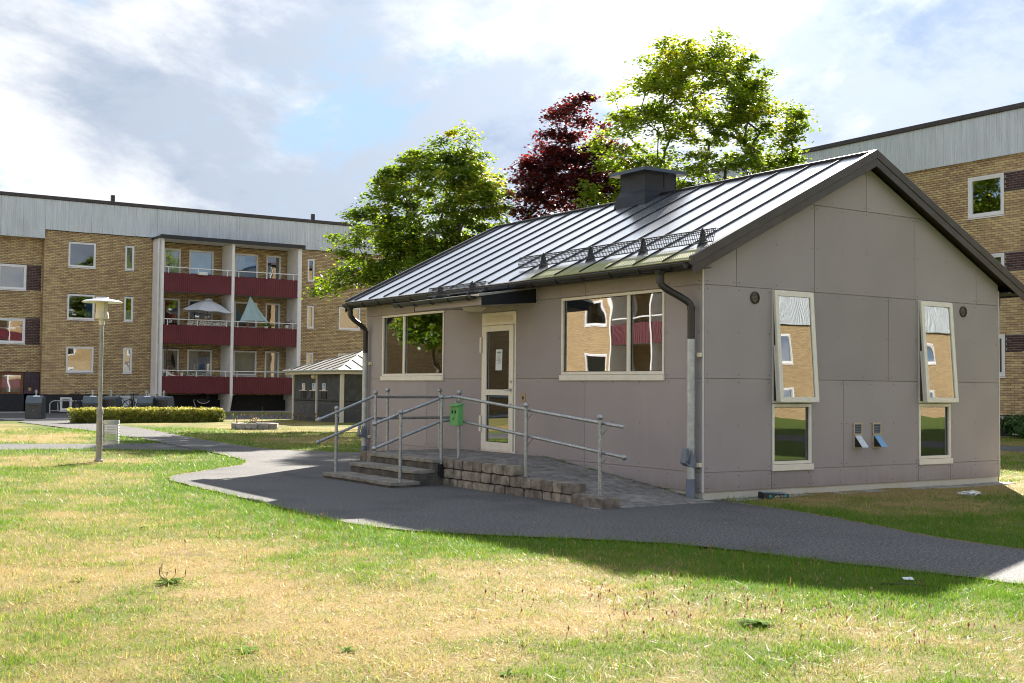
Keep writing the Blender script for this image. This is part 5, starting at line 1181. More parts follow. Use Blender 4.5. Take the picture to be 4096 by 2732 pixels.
# ---- two more blocks of the same estate stand behind the photographer; the windows mirror their sunlit fronts
def far_block(label, fac, u0, u1, back, step, balc, gapw=(0, 0)):
    t = thing('apartment_building', label, 'building', fac.pt((u0+u1)/2, -5, 0)); H = []
    for u in np.arange(u0+1.2, u1-2, step):
        if any(a-1.4 < u < b for a, b in balc): continue
        H += [(float(u), float(u)+1.3, z0, z1) for z0, z1 in FLOORS]
    mb = MB(); holed_wall(mb, fac, u0, u1, 0, 8.95, H, .008, -.25); part('wall', mb, M['bricktex'], t, fix=False)
    for k, h in enumerate(H): apt_window(fac, t, *h, style=(0, 2, 1)[k % 3], fw=.1)
    mb = MB(); fac.box(mb, u0, u1, -back, -back+.2, 0, 10.3); fac.box(mb, u0, u0+.2, -back, -.3, 0, 10.3); fac.box(mb, u1-.2, u1, -back, -.3, 0, 10.3); part('wall', mb, M['bricktex'], t)
    mb = MB(); fac.box(mb, u0+.3, u1-.3, -3, -2.9, 0, 9); part('inner_wall', mb, M['dark'], t)
    fascia(fac, t, [(u0, u1, 8.9)], 10.38, .10, 2.4); mb = MB(); fac.box(mb, u0-.2, u1+.2, -back-.2, .16, 10.36, 10.54); part('roof', mb, M['roofedge'], t)
    for (a, b) in balc:
        for (z0, z1, zr) in ((6.07, 7.02, 7.31), (3.47, 4.42, 4.70), (.97, 1.84, 2.12)):
            mb = MB(); corrugated(mb, fac, a+.15, b-.15, z0, z1, 1.4, .105, .02); fr_ = part('balcony_front', mb, M['bordeaux'], t, fix=False); mb = MB(); fac.box(mb, a+.15, b-.15, .05, 1.38, z0, z0+.15); part('slab', mb, M['concrete'], fr_)
            mb = MB(); fac.box(mb, a+.15, b-.15, 1.38, 1.43, zr-.03, zr+.03); part('rail', mb, M['white'], fr_)
        for u in (a, b-.15, (a+b)/2): mb = MB(); fac.box(mb, u, u+.15, .0, 1.48, 0, 8.8); part('balcony_fin', mb, M['render'], t)
    return t
far_block('yellow brick block with bordeaux balconies facing the front door of the grey house', Fac('X', -26.0, -1), 2, 47, 11, 3.6, [(26.8, 33.4)])
far_block('yellow brick block across the lawn from the gable windows of the grey house', Fac('Y', -30.0, -1), 6, 62, 11, 3.6, [(12, 19)])
# ------------------------------------------------------------------ recycling hut
hx0, hx1, hy0, hy1 = 9.5, 13.6, 30.68, 35.38
hut = thing('recycling_hut', 'low grey boarded recycling hut with cream posts and pale hipped metal roof', 'hut', (11.5, 33, 0))
HZ = 1.88; ap_ = ((hx0+hx1)/2, (hy0+hy1)/2, 2.88)
for (x_, y_, w_) in ((hx0, hy1, .07), (hx0, (hy0+hy1)/2, .07), (hx0, hy0, .13), (hx0+2.0, hy0, .09), (hx1, hy0, .1), (hx1, hy1, .1)):
    mb = MB(); mb.box(x_-w_/2-.02, x_+w_/2-.02, y_-w_/2-.01, y_+w_/2-.01, -.02, HZ); part('post', mb, M['hutwhite'], hut, bevel=.005)
HL = Fac('X', hx0); HF2 = Fac('Y', hy0)
mb = MB(); mb.box(hx0+.03, hx1-.03, hy0+.03, hy1-.03, 0, HZ); part('core', mb, M['black'], hut)
def diag_panel(fac, u0, u1, z0, z1, sgn, pitch=.115):
    hh = z1-z0; k = -hh-.2
    while k < (u1-u0)+.2:
        poly = [(u0+k, z0), (u0+k+pitch*.90, z0), (u0+k+pitch*.90+hh, z1), (u0+k+hh, z1)] if sgn > 0 else [(u0+k+hh, z0), (u0+k+pitch*.90+hh, z0), (u0+k+pitch*.90, z1), (u0+k, z1)]
        poly = clip(poly, 1, 0, u1); poly = clip(poly, -1, 0, -u0) if len(poly) > 2 else []
        if len(poly) > 2: mb = MB(); mb.prism(poly, fac.pt, -.028, -.008); part('board', mb, M['hutgrey'], hut)
        k += pitch
def hor_panel(fac, u0, u1, z0, z1, pitch=.135):
    z = z0
    while z < z1-.02: mb = MB(); mb.hexa([fac.pt(u0, -.028, z), fac.pt(u1, -.028, z), fac.pt(u1, -.004, z), fac.pt(u0, -.004, z), fac.pt(u0, -.028, min(z+pitch*.96, z1)), fac.pt(u1, -.028, min(z+pitch*.96, z1)), fac.pt(u1, -.014, min(z+pitch*.96, z1)), fac.pt(u0, -.014, min(z+pitch*.96, z1))]); part('board', mb, M['hutgrey'], hut); z += pitch
ym = (hy0+hy1)/2
for (a, b, sg) in ((hy0+.06, ym-.04, 1), (ym+.04, hy1-.04, -1)): diag_panel(HL, a, b, .84, HZ-.02, sg); hor_panel(HL, a, b, 0.0, .80)
for (a, b, sg) in ((hx0+.06, hx0+1.95, 1), (hx0+2.05, hx1-.06, -1)): diag_panel(HF2, a, b, .84, HZ-.02, sg); hor_panel(HF2, a, b, 0.0, .80)
mb = MB(); HL.box(mb, hy0+.06, hy1-.04, -.01, .006, .80, .84); HF2.box(mb, hx0+.06, hx1-.05, -.01, .006, .80, .84); part('dark_ledge', mb, M['black'], hut)
e_ = .34; rc = [(hx0-e_, hy0-e_), (hx1+e_, hy0-e_), (hx1+e_, hy1+e_), (hx0-e_, hy1+e_)]; rz_ = 2.03
for i in range(4):
    a, b = rc[i], rc[(i+1) % 4]; mb = MB(); mb.add([(*a, rz_), (*b, rz_), ap_, (*a, rz_-.03), (*b, rz_-.03), (ap_[0], ap_[1], ap_[2]-.03)], [(0,1,2),(3,5,4),(0,3,4,1)]); sl_ = part('roof_slope', mb, M['huttop'], hut)
    n = 8
    for k in range(1, n):
        t = k/n; p = Vector((a[0]+(b[0]-a[0])*t, a[1]+(b[1]-a[1])*t, rz_)); mid = Vector(((a[0]+b[0])/2, (a[1]+b[1])/2, rz_)); up = Vector(ap_)-mid; s_ = 1-abs(2*t-1); q = p+up*s_
        if s_ > .1: mb = MB(); mb.tube([p+Vector((0,0,.012)), q+Vector((0,0,.012))], .016, 5); part('seam', mb, M['bronze'], sl_)
    mb = MB(); mb.tube([(*a, rz_+.01), ap_], .02, 5); part('hip_seam', mb, M['huttop'], sl_)
for i in range(4):
    a, b = rc[i], rc[(i+1) % 4]; mb = MB(); mb.tube([(*a, rz_-.02), (*b, rz_-.02)], .045, 8); part('gutter', mb, M['zinc_pale'], hut)
    cxm = Vector((ap_[0], ap_[1])); ax_, bx_ = Vector(a)+(cxm-Vector(a)).normalized()*.12, Vector(b)+(cxm-Vector(b)).normalized()*.12
    dv = (bx_-ax_).normalized(); nn = Vector((dv.y, -dv.x))*.02
    mb = MB(); mb.hexa([(ax_.x, ax_.y, 1.87), (bx_.x, bx_.y, 1.87), (bx_.x+nn.x, bx_.y+nn.y, 1.87), (ax_.x+nn.x, ax_.y+nn.y, 1.87), (ax_.x, ax_.y, 1.985), (bx_.x, bx_.y, 1.985), (bx_.x+nn.x, bx_.y+nn.y, 1.985), (ax_.x+nn.x, ax_.y+nn.y, 1.985)]); part('eave_board', mb, M['hutwhite'], hut)
mb = MB(); mb.box(hx0-.3, hx1+.3, hy0-.3, hy1+.3, 1.885, 1.90); part('soffit', mb, M['hutwhite'], hut)
mb = MB(); mb.ball((hx0-.10, ym+.13, 1.78), .10, 14, 9); part('globe_lamp', mb, M['ivory'], hut, smooth='all')
mb = MB(); HF2.box(mb, hx0+.85, hx0+1.3, -.01, .02, 1.12, 1.45); part('hatch', mb, M['black'], hut)
for k, (yc, ink) in enumerate(((34.35, 'pinkink'), (33.32, 'blueink'), (32.35, 'blueink'))):
    mb = MB(); HL.box(mb, yc-.15, yc+.15, .004, .012, 1.235, 1.51); sg = part('sign', mb, M['paper'], hut)
    mb = MB(); HL.box(mb, yc-.12, yc+.12, .013, .015, 1.35, 1.372)
    for j in range(6): HL.box(mb, yc-.115+j*.042, yc-.105+j*.042, .013, .015, 1.27, 1.34)
    part('sign_print', mb, M[ink], sg)
    mb = MB()
    if k == 0: mb.prism([(yc-.03, 1.40), (yc-.09, 1.42), (yc-.10, 1.49), (yc-.02, 1.49)], HL.pt, .013, .0155)
    elif k == 1: HL.box(mb, yc-.05, yc+.01, .013, .015, 1.385, 1.48); HL.box(mb, yc+.02, yc+.07, .013, .015, 1.40, 1.49)
    else: mb.prism([(yc-.03, 1.385), (yc-.08, 1.40), (yc-.09, 1.47), (yc-.01, 1.49), (yc+.06, 1.45), (yc+.08, 1.42), (yc, 1.44)], HL.pt, .013, .0155)
    part('sign_picture', mb, M['darkink' if k == 0 else 'blueink'], sg)
    mb = MB(); HL.box(mb, yc-.33, yc+.33, .0, .06, 1.205, 1.235); ch_ = part('chute_shelf', mb, M['hutwhite'], hut)
    mb = MB(); HL.box(mb, yc-.26, yc+.26, -.008, .001, .90, 1.205); part('chute_opening', mb, M['blackhole'], ch_)
    for j in range(8):
        u = yc-.25+j*.065; mb = MB(); w_ = random.uniform(.03, .055); t = random.uniform(-.02, .02); mb.quad(HL.pt(u, .01, 1.20), HL.pt(u+w_, .01, 1.20), HL.pt(u+w_+t, .015, .90), HL.pt(u+t, .015, .90)); part('rubber_strip', mb, M['rubberflap'], ch_, fix=False)
# ------------------------------------------------------------------ underground-waste inlets
def waste_bin(x, y, rz, label, back=False):
    t = thing('waste_inlet', label, 'waste bin', (x, y, .02), 'waste inlets along the road', local=True, rz=rz)
    # local: front looks to -Y, width .64 along X, depth .56
    prof = [(-.28, 0), (-.28, .60), (-.20, .84), (-.10, .90), (.20, .86), (.28, .76), (.28, 0)]
    mb = MB(); mb.prism(prof, lambda u, d, z: (d, u, z), -.32, .32); b = part('body', mb, M['bingrey'], t, bevel=.025)
    mb = MB(); mb.prism([(-.285, .62), (-.205, .85), (-.10, .912), (.14, .88), (.14, .86), (-.09, .89), (-.19, .83), (-.27, .62)], lambda u, d, z: (d, u, z), -.305, .305); part('top', mb, M['bintop'], t, bevel=.01)
    mb = MB(); mb.hexa([(-.19,-.284,.50),(.19,-.284,.50),(.19,-.265,.50),(-.19,-.265,.50),(-.17,-.258,.66),(.17,-.258,.66),(.17,-.24,.66),(-.17,-.24,.66)]); part('inlet', mb, M['blackhole'], t)
    mb = MB(); mb.box(-.25, .25, -.288, -.279, .04, .42); d_ = part('front_panel', mb, M['bingrey'], t, bevel=.003); mb = MB(); mb.tube([(0, -.288, .33), (0, -.293, .33)], .014, 8); part('lock', mb, M['steel'], d_)
    mb = MB(); mb.prism([(-.19, .872), (-.11, .915), (-.02, .905), (-.02, .90), (-.11, .908), (-.185, .866)], lambda u, d, z: (d, u, z), -.05, .20); part('sticker', mb, M['paper'], t)
    mb = MB(); mb.tube([(0, .05, .86), (0, .05, 1.08)], .028, 10); mb.tube([(-.06, .05, 1.05), (.06, .05, 1.05)], .018, 8); mb.ball((0, .05, 1.10), .04, 10, 6); part('lifting_pin', mb, M['zinc_pale'], t, smooth=True)
    if back:
        for k in range(9): mb = MB(); mb.box(-.29+k*.07, -.255+k*.07, .278, .286, .02, .76); part('rib', mb, M['bronze'], t)
    mb = MB(); mb.box(-.36, .36, -.32, .32, -.02, .004); part('base_plate', mb, M['zinc_pale'], t)
    return t
fc = R(-28)
waste_bin(-.17, 38.0, fc, 'dark waste inlet standing alone in front of the wooden entrance door')
waste_bin(1.98, 38.0, fc, 'dark waste inlet with a shiny front flap beside the bicycles')
waste_bin(2.72, 37.9, fc+R(160), 'ribbed back of a dark waste inlet next to the one with a shiny flap', True)
waste_bin(4.14, 38.0, fc, 'dark waste inlet with a sticker on top below the white balcony fin')
waste_bin(4.86, 37.9, fc+R(160), 'ribbed back of a dark waste inlet beside the lowest bordeaux balcony', True)
mb = MB(); mb.hexa([(-.20,-.290,.26),(.20,-.290,.26),(.20,-.286,.26),(-.20,-.286,.26),(-.19,-.27,.66),(.19,-.27,.66),(.19,-.262,.66),(-.19,-.262,.66)])
sb = [o for o in C.objects if o.get('label', '').startswith('dark waste inlet with a shiny')][0]; part('steel_flap', mb, M['steel'], sb)
# ------------------------------------------------------------------ bicycles and rack
def torus(mb, c, r, t, n=28, m_=6, ax='x'):
    mb.tube([(c[0], c[1]+r*math.cos(q), c[2]+r*math.sin(q)) for q in np.linspace(0, 2*math.pi, n+1)], t, m_, False)
def bicycle(x, y, rz, label, basket=True, pale=False):
    t = thing('bicycle', label, 'bicycle', (x, y, 0), 'bicycles parked by the apartment block', local=True, rz=rz)
    for yc in (-.52, .52):
        mb = MB(); torus(mb, (0, yc, .34), .33, .02); w = part('wheel', mb, M['rubber'], t, smooth='all', fix=False)
        mb = MB()
        for k in range(10): q = math.pi*k/10; mb.tube([(0, yc-.32*math.cos(q), .34-.32*math.sin(q)), (0, yc+.32*math.cos(q), .34+.32*math.sin(q))], .003, 3, False)
        part('spokes', mb, M['steel'], w, fix=False)
    mb = MB(); pt = lambda *a: mb.tube(a, .017, 6)
    pt((0,-.52,.34),(0,-.40,.80)); pt((0,-.40,.80),(0,.05,.32)); pt((0,.05,.32),(0,.18,.82)); pt((0,.52,.34),(0,.05,.32)); pt((0,.52,.34),(0,.16,.74)); pt((0,-.39,.72),(0,.14,.60)); pt((0,-.40,.80),(0,-.36,.98))
    part('frame', mb, M['bikepaint'], t, smooth=True)
    mb = MB(); mb.tube([(-.29,-.22,1.0),(-.24,-.33,1.05),(-.06,-.37,1.02),(.06,-.37,1.02),(.24,-.33,1.05),(.29,-.22,1.0)], .013, 6); part('handlebar', mb, M['zinc_pale' if pale else 'steel'], t, smooth=True)
    for sx in (-1, 1): mb = MB(); mb.tube([(sx*.28,-.24,1.01),(sx*.30,-.12,.98)], .02, 6); part('grip', mb, M['rubber'], t)
    mb = MB(); mb.hexa([(-.03,.02,.86),(.03,.02,.86),(.10,.30,.86),(-.10,.30,.86),(-.025,.02,.91),(.025,.02,.91),(.08,.30,.93),(-.08,.30,.93)]); part('saddle', mb, M['rubber'], t, bevel=.015)
    mb = MB()
    for (a, b) in (((-.07,.18,.72),(-.07,.72,.70)),((.07,.18,.72),(.07,.72,.70)),((0,.52,.34),(.07,.66,.70))): mb.tube([a, b], .008, 5)
    part('luggage_rack', mb, M['bikepaint'], t); mb = MB(); mb.box(-.03, .03, .72, .74, .62, .70); part('rear_light', mb, M['red'], t)
    mb = MB(); torus(mb, (.045, .05, .32), .085, .008, 16, 4); mb.tube([(.05,.05,.32),(.06,.05,.16)], .01, 5); mb.box(.05,.15,.0,.10,.14,.165); part('crank', mb, M['bikepaint'], t, fix=False)
    if basket:
        mb = MB()
        for k in range(7):
            z = .74+k*.035; s_ = .13+.006*k; mb.tube([(-s_-.03,-.70-.05,z),(s_+.03,-.70-.05,z),(s_+.03,-.44,z),(-s_-.03,-.44,z),(-s_-.03,-.75,z)], .005, 4, False)
        for k in range(9): xx = -.16+k*.04; mb.tube([(xx,-.75,.74),(xx,-.75,.96)], .004, 4, False); mb.tube([(xx,-.44,.74),(xx,-.44,.96)], .004, 4, False)
        mb.quad((-.15,-.75,.745),(.15,-.75,.745),(.15,-.44,.745),(-.15,-.44,.745)); part('basket', mb, M['bikepaint'], t, fix=False)
    return t
bicycle(3.75, 46.6, R(-50), 'black bicycle with front basket beside the cellar window')
bicycle(5.35, 46.6, R(-100), 'black bicycle with white handlebar grips behind the ribbed waste inlet', False, True)
bicycle(5.95, 46.4, R(-8), 'black bicycle with basket and bright handlebar parked against the brick wall', True, True)
rk = thing('bicycle_rack', 'pale tube bicycle rack in front of the black plinth', 'bicycle rack', (3.2, 47.1, 0))
mb = MB(); mb.tube([(2.35,47.1,0),(2.35,47.1,.45),(2.42,47.1,.56),(2.55,47.1,.6),(6.2,47.1,.6),(6.2,47.1,0)], .025, 8); part('top_tube', mb, M['zinc_pale'], rk, smooth=True)
mb = MB(); mb.tube([(2.35,47.1,.13),(6.2,47.1,.13)], .02, 6); part('lower_tube', mb, M['zinc_pale'], rk)
for k in range(6): mb = MB(); x_ = 2.7+k*.6; mb.tube([(x_,47.1,.13),(x_,47.12,.5),(x_+.12,47.2,.58),(x_+.12,47.4,.4),(x_+.12,47.4,.1)], .012, 6); part('hoop', mb, M['zinc_pale'], rk, smooth=True)
# pram under the balcony
pr_ = thing('pram', 'dark pram with pale handle parked under the lowest balcony', 'pram', (10.2, 48.9, 0))
mb = MB(); mb.lathe([(.001,-.22),(.2,-.2),(.3,-.05),(.31,.08)], (10.2, 48.9, .62), 14); part('carrycot', mb, M['chairfab'], pr_, smooth=True)
mb = MB(); mb.lathe([(.31,.06),(.30,.18),(.2,.30),(.001,.34)], (10.28, 48.9, .62), 14, -1.2, 1.9); part('hood', mb, M['chairfab'], pr_, smooth=True, fix=False)
mb = MB(); mb.tube([(10.2+.33*math.cos(q), 48.62, .66+.2*math.sin(q)) for q in np.linspace(3.4, 6.0, 9)], .018, 6); mb.tube([(9.85,48.8,.3),(9.72,48.75,.6),(9.78,48.75,.66)], .02, 6); part('handle', mb, M['white'], pr_)
for (x_, y_) in ((9.95,48.68),(10.5,48.68),(9.95,49.1),(10.5,49.1)): mb = MB(); torus(mb, (0,0,0), .13, .022, 18, 6); w = part('wheel', mb, M['rubber'], pr_, fix=False); w.location += Vector((x_, y_, .15)); w.rotation_euler = (0, 0, R(90))
# ------------------------------------------------------------------ leaf-cloud helper
def leaves(centers, normals, size, tint, shape='maple', jitter=.35):
    n = len(centers); nr = np.asarray(normals, float); nr /= np.linalg.norm(nr, axis=1, keepdims=True)+1e-9
    t = RNG.normal(size=(n, 3)); a = np.cross(nr, t); a /= np.linalg.norm(a, axis=1, keepdims=True)+1e-9; b = np.cross(nr, a)
    s = (np.asarray(size)*(1-jitter/2+jitter*RNG.random(n)))[:, None, None]
    if shape == 'maple':
        pr2 = np.array([(0,-.45,.0),(.30,-.30,-.06),(.52,.02,-.10),(.22,.10,.0),(.30,.42,-.08),(0,.60,-.03),(-.30,.42,-.08),(-.22,.10,.0),(-.52,.02,-.10),(-.30,-.30,-.06)])
        tri = np.array([(0,1,3),(1,2,3),(3,4,5),(0,3,5),(5,6,7),(0,5,7),(7,8,9),(0,7,9)])
    elif shape == 'oval':
        pr2 = np.array([(0,-.5,0),(.26,0,-.06),(0,.5,-.03),(-.26,0,-.06)]); tri = np.array([(0,1,2),(0,2,3)])
    elif shape == 'long':
        pr2 = np.array([(0,-.5,0),(.14,-.1,-.03),(.12,.25,-.05),(0,.55,-.12),(-.12,.25,-.05),(-.14,-.1,-.03)]); tri = np.array([(0,1,5),(1,2,4),(1,4,5),(2,3,4)])
    V = centers[:, None, :]+s*(pr2[None, :, 0:1]*a[:, None, :]+pr2[None, :, 1:2]*b[:, None, :]+pr2[None, :, 2:3]*nr[:, None, :])
    k = len(pr2); F = (np.arange(n)[:, None, None]*k+tri[None]).reshape(-1, 3)
    return V.reshape(-1, 3), F, np.repeat(tint, k)
# ------------------------------------------------------------------ hedge
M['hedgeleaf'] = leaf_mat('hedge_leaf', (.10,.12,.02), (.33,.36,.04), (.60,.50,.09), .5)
M['blossom'] = leaf_mat('pink_blossom', (.45,.12,.22), (.55,.25,.30), (.5,.32,.2), .4)
hd = thing('hedge', 'low clipped yellow-green hedge with pinkish tips along the road', 'hedge', (2.8, 33.3, 0))
n = 20000; u = RNG.random(n)*5.55+.02; v = RNG.random(n); topm = RNG.random(n) < .35
yy = 32.75+RNG.random(n)*.95; zz_ = np.where(topm, .5, RNG.random(n)*.5); yy = np.where(topm | (v > .72), yy, 32.75+np.abs(RNG.normal(0, .05, n)))
hb = .40+.16*fbm(u*3.4, yy*3+4); zz_ = zz_/.5*hb+RNG.normal(0, .026, n); yy = yy+.22*(fbm(u*4, zz_*4)-.5)
u = np.where((u < .2) | (u > 5.4), u+RNG.normal(0, .04, n), u)
nrm = np.stack([RNG.normal(0, .6, n), -1+RNG.normal(0, .6, n), .7+RNG.normal(0, .6, n)], 1)
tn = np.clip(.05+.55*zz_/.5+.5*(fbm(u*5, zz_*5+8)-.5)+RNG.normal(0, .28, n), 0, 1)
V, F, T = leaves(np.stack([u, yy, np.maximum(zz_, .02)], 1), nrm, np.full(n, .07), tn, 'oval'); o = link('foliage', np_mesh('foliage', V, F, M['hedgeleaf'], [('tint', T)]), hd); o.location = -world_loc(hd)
mb = MB(); mb.box(.15, 5.45, 32.85, 33.6, 0, .36); part('twigs', mb, M['bark'], hd)
n = 420; u = RNG.random(n)*5.5+.05; yy = 32.75+RNG.random(n)*.9; V, F, T = leaves(np.stack([u, yy, .47+.06*RNG.random(n)], 1), RNG.normal(0, 1, (n, 3)), np.full(n, .05), RNG.random(n), 'oval'); o = link('blossoms', np_mesh('blossoms', V, F, M['blossom'], [('tint', T)]), hd); o.location = -world_loc(hd); o['kind'] = 'stuff'
# ------------------------------------------------------------------ stone flower ring
pc = (3.78, 25.0)
pl_ = thing('stone_planter', 'low round planter of grey kerb stones in the lawn', 'planter', (*pc, 0))
for lev, (z0, z1, off) in enumerate(((-.02, .06, 0), (.062, .205, .5))):
    for k in range(12):
        q0 = 2*math.pi*(k+off)/12; q1 = q0+2*math.pi/12-.03; ro, ri = .74, .52; mb = MB(); P_ = lambda r, q, z: (pc[0]+r*math.cos(q), pc[1]+r*math.sin(q), z)
        mb.hexa([P_(ri,q0,z0),P_(ro,q0,z0),P_(ro,q1,z0),P_(ri,q1,z0),P_(ri,q0,z1),P_(ro,q0,z1),P_(ro,q1,z1),P_(ri,q1,z1)]); part('kerb_stone', mb, M['stonegrey'], pl_, bevel=.012)
mb = MB(); mb.lathe([(.001,.18),(.55,.165)], (*pc, 0), 20); part('soil', mb, M['soil'], pl_, fix=False)
def herb(name, label, x, y, z, h, n, col, flower=None, size=.05, spread=.12):
    t = thing(name, label, 'plant', (x, y, z)); mb = MB(); cs, tn = [], []
    for k in range(n):
        q = random.uniform(0, 6.28); s_ = random.uniform(0, spread); tip = (x+s_*2*math.cos(q), y+s_*2*math.sin(q), z+h*random.uniform(.6, 1)); b = (x+s_*math.cos(q), y+s_*math.sin(q), z)
        mb.tube([b, tuple((a+c)/2+random.uniform(-.01, .01) for a, c in zip(b, tip)), tip], .004, 4)
        for j in range(7): f = random.uniform(.15, 1); cs.append([b[i]+(tip[i]-b[i])*f+random.gauss(0, .02) for i in range(3)]); tn.append(random.random())
    part('stems', mb, M['weed'], t)
    V, F, T = leaves(np.array(cs), RNG.normal(0, 1, (len(cs), 3)), np.full(len(cs), size), np.array(tn), 'oval'); o = link('leaves', np_mesh('leaves', V, F, M[col], [('tint', T)]), t); o.location = -world_loc(t)
    if flower:
        fs = np.array([[x+random.gauss(0, spread*1.2), y+random.gauss(0, spread*1.2), z+h*random.uniform(.7, 1.02)] for _ in range(16)]); V, F, T = leaves(fs, RNG.normal(0, 1, (16, 3)), np.full(16, .05), RNG.random(16), 'oval'); o = link('flowers', np_mesh('flowers', V, F, M[flower], [('tint', T)]), t); o.location = -world_loc(t)
    return t
M['drystalk'] = leaf_mat('dry_seed_heads', (.25,.13,.06), (.38,.24,.10), (.5,.38,.2), .3)
M['violet'] = leaf_mat('violet_petals', (.25,.12,.4), (.5,.35,.6), (.6,.6,.15), .3)
herb('flower_clump', 'low violet and yellow flowers in the stone planter', 3.55, 24.85, .16, .14, 14, 'weed', 'violet')
herb('dry_plant', 'rust-brown dry seed heads rising from the stone planter', 3.75, 25.0, .16, .34, 12, 'drystalk', None, .04, .07)
herb('tall_weed', 'single tall green weed standing in the stone planter', 4.05, 25.1, .16, .62, 3, 'weed', None, .04, .02)
herb('dry_plant', 'straw-coloured seed stalk standing alone at the edge of the stone planter', 3.25, 25.2, .14, .38, 3, 'drystalk', None, .06, .02)
herb('tall_weed', 'thin weed growing in the lawn between hedge and planter', 5.9, 32.6, .0, .35, 3, 'weed', None, .05, .03)
# ------------------------------------------------------------------ things on the balconies
M['plaid'] = mat('pale_plaid_cloth', (.52,.53,.60), .9, var=.15, scale=5)
def plaid():
    m_, t, out = new_mat('plaid_parasol_cloth'); L = t.links.new; g = t.nodes.new('ShaderNodeNewGeometry'); p = t.nodes.new('ShaderNodeBsdfPrincipled')
    w1 = N(t, 'ShaderNodeTexWave', i_Scale=3.2); w1.bands_direction = 'X'; L(g.outputs['Position'], w1.inputs['Vector']); w2 = N(t, 'ShaderNodeTexWave', i_Scale=5.5); w2.bands_direction = 'Z'; L(g.outputs['Position'], w2.inputs['Vector'])
    c = mixc(t, mth(t, 'MULTIPLY', w1.outputs['Fac'], .55), (.86,.86,.90), (.66,.69,.76)); c = mixc(t, mth(t, 'MULTIPLY', w2.outputs['Fac'], .45), c, (.66,.70,.78)); L(c, p.inputs['Base Color']); p.inputs['Roughness'].default_value = .9
    tr = t.nodes.new('ShaderNodeBsdfTranslucent'); L(c, tr.inputs[0]); mx = t.nodes.new('ShaderNodeMixShader'); mx.inputs[0].default_value = .35; L(p.outputs[0], mx.inputs[1]); L(tr.outputs[0], mx.inputs[2]); L(mx.outputs[0], out.inputs[0]); return m_
M['plaid'] = plaid(); M['aqua'] = leaf_mat('aqua_cloth', (.52,.72,.78), (.52,.72,.78), (.52,.72,.78), .35)
pa = thing('parasol', 'open plaid parasol leaning over the middle balcony', 'parasol', (10.3, 48.6, 3.65))
mb = MB(); n = 8; top = (10.34, 48.55, 5.80); rim = []
for k in range(n):
    q = 2*math.pi*k/n+.2; rim.append((10.26+1.36*math.cos(q), 48.5+1.0*math.sin(q), 5.16-.07*math.cos(q)))
for k in range(n):
    a, b = rim[k], rim[(k+1) % n]; md = tuple((a[i]+b[i])/2-(.04 if i == 2 else 0) for i in range(3)); mid = lambda p: tuple((p[i]+top[i])/2+(.07 if i == 2 else 0) for i in range(3)); A, B, D = mid(a), mid(b), mid(md)
    mb.add([top, A, D, B, a, md, b], [(0,1,2),(0,2,3),(1,4,5,2),(2,5,6,3)])
part('canopy', mb, M['plaid'], pa, smooth=True, fix=False)
mb = MB(); mb.lathe([(.22,-.07),(.2,.0),(.001,.06)], (10.34, 48.55, 5.82), 10); part('vent_cap', mb, M['plaid'], pa, fix=False)
mb = MB(); mb.tube([(10.26,48.5,3.66),(10.33,48.54,5.78)], .022, 8); part('pole', mb, M['wood'], pa)
for k in range(n): mb = MB(); mb.tube([(10.33,48.54,5.74), rim[k]], .008, 4); part('rib', mb, M['white'], pa)
cl = MB(); ap0 = (12.42, 48.12, 6.05); n = 10
for k in range(n):
    t0, t1 = k/n, (k+1)/n; bx = lambda t: (11.88+1.56*t, 48.10+.05*math.sin(t*19)-.0, 4.74+.04*math.sin(t*3.1)); inn = lambda t, f: tuple(ap0[i]+(bx(t)[i]-ap0[i])*f+(.10*f*(1-f) if i == 1 else 0)+((.5-t)*.25*f*(1-f) if i == 0 else 0) for i in range(3))
    for f0, f1 in ((0, .3), (.3, .65), (.65, 1)): cl.quad(inn(t0, f0), inn(t1, f0), inn(t1, f1), inn(t0, f1))
o = part('sun_sail', cl, M['aqua'], None, smooth='all', fix=False); tag(o, 'triangular aqua cloth hung as a sun screen on the middle balcony', 'sun screen')
M['leafprint'] = mat('leaf_print_cloth', (.62,.60,.56), .9, col2=(.05,.05,.045), scale=16, var=.1)
mb = MB(); mb.box(9.10, 11.2, 48.085, 48.095, 4.42, 4.66); o = part('balcony_screen', mb, M['leafprint']); tag(o, 'white cloth with black leaf print behind the middle balcony rail', 'screen')
mb = MB(); mb.box(9.62, 10.06, 47.90, 48.05, 6.98, 7.14); fb = part('flower_box', mb, M['white'], None, bevel=.02); tag(fb, 'white plastic flower box hooked on the top balcony rail', 'flower box')
M['terracotta'] = mat('terracotta', (.28,.07,.035), .8)
def pot(x, z, m_, label, h=.16, r=.1, leaf=True, lm='weed', sc=.12, nl=90, y=48.2):
    t = thing('flower_pot', label, 'flower pot', (x, y, z)); mb = MB(); mb.lathe([(.001,0),(r*.7,0),(r,h),(r*.9,h),(.001,h*.9)], (x, y, z), 14); part('pot', mb, M[m_], t, smooth=True)
    cs = np.stack([RNG.normal(x, sc, nl), RNG.normal(y, .06, nl), z+h+np.abs(RNG.normal(.06, .07, nl))], 1); V, F, T = leaves(cs, RNG.normal(0, 1, (nl, 3)), np.full(nl, .07), RNG.random(nl), 'oval'); o = link('plant', np_mesh('plant', V, F, M[lm], [('tint', T)]), t); o.location = -world_loc(t)
M['purpleleaf'] = leaf_mat('purple_leaf', (.05,.015,.03), (.09,.02,.05), (.2,.04,.12), .3)
pot(12.27, 4.44, 'terracotta', 'red pot with a small plant on the middle balcony rail', sc=.04, nl=25, h=.14, r=.08, y=48.0)
pot(13.28, 4.40, 'white', 'bushy green flower box on the middle balcony beside the aqua cloth', sc=.22, nl=320, h=.10, r=.12, y=48.0)
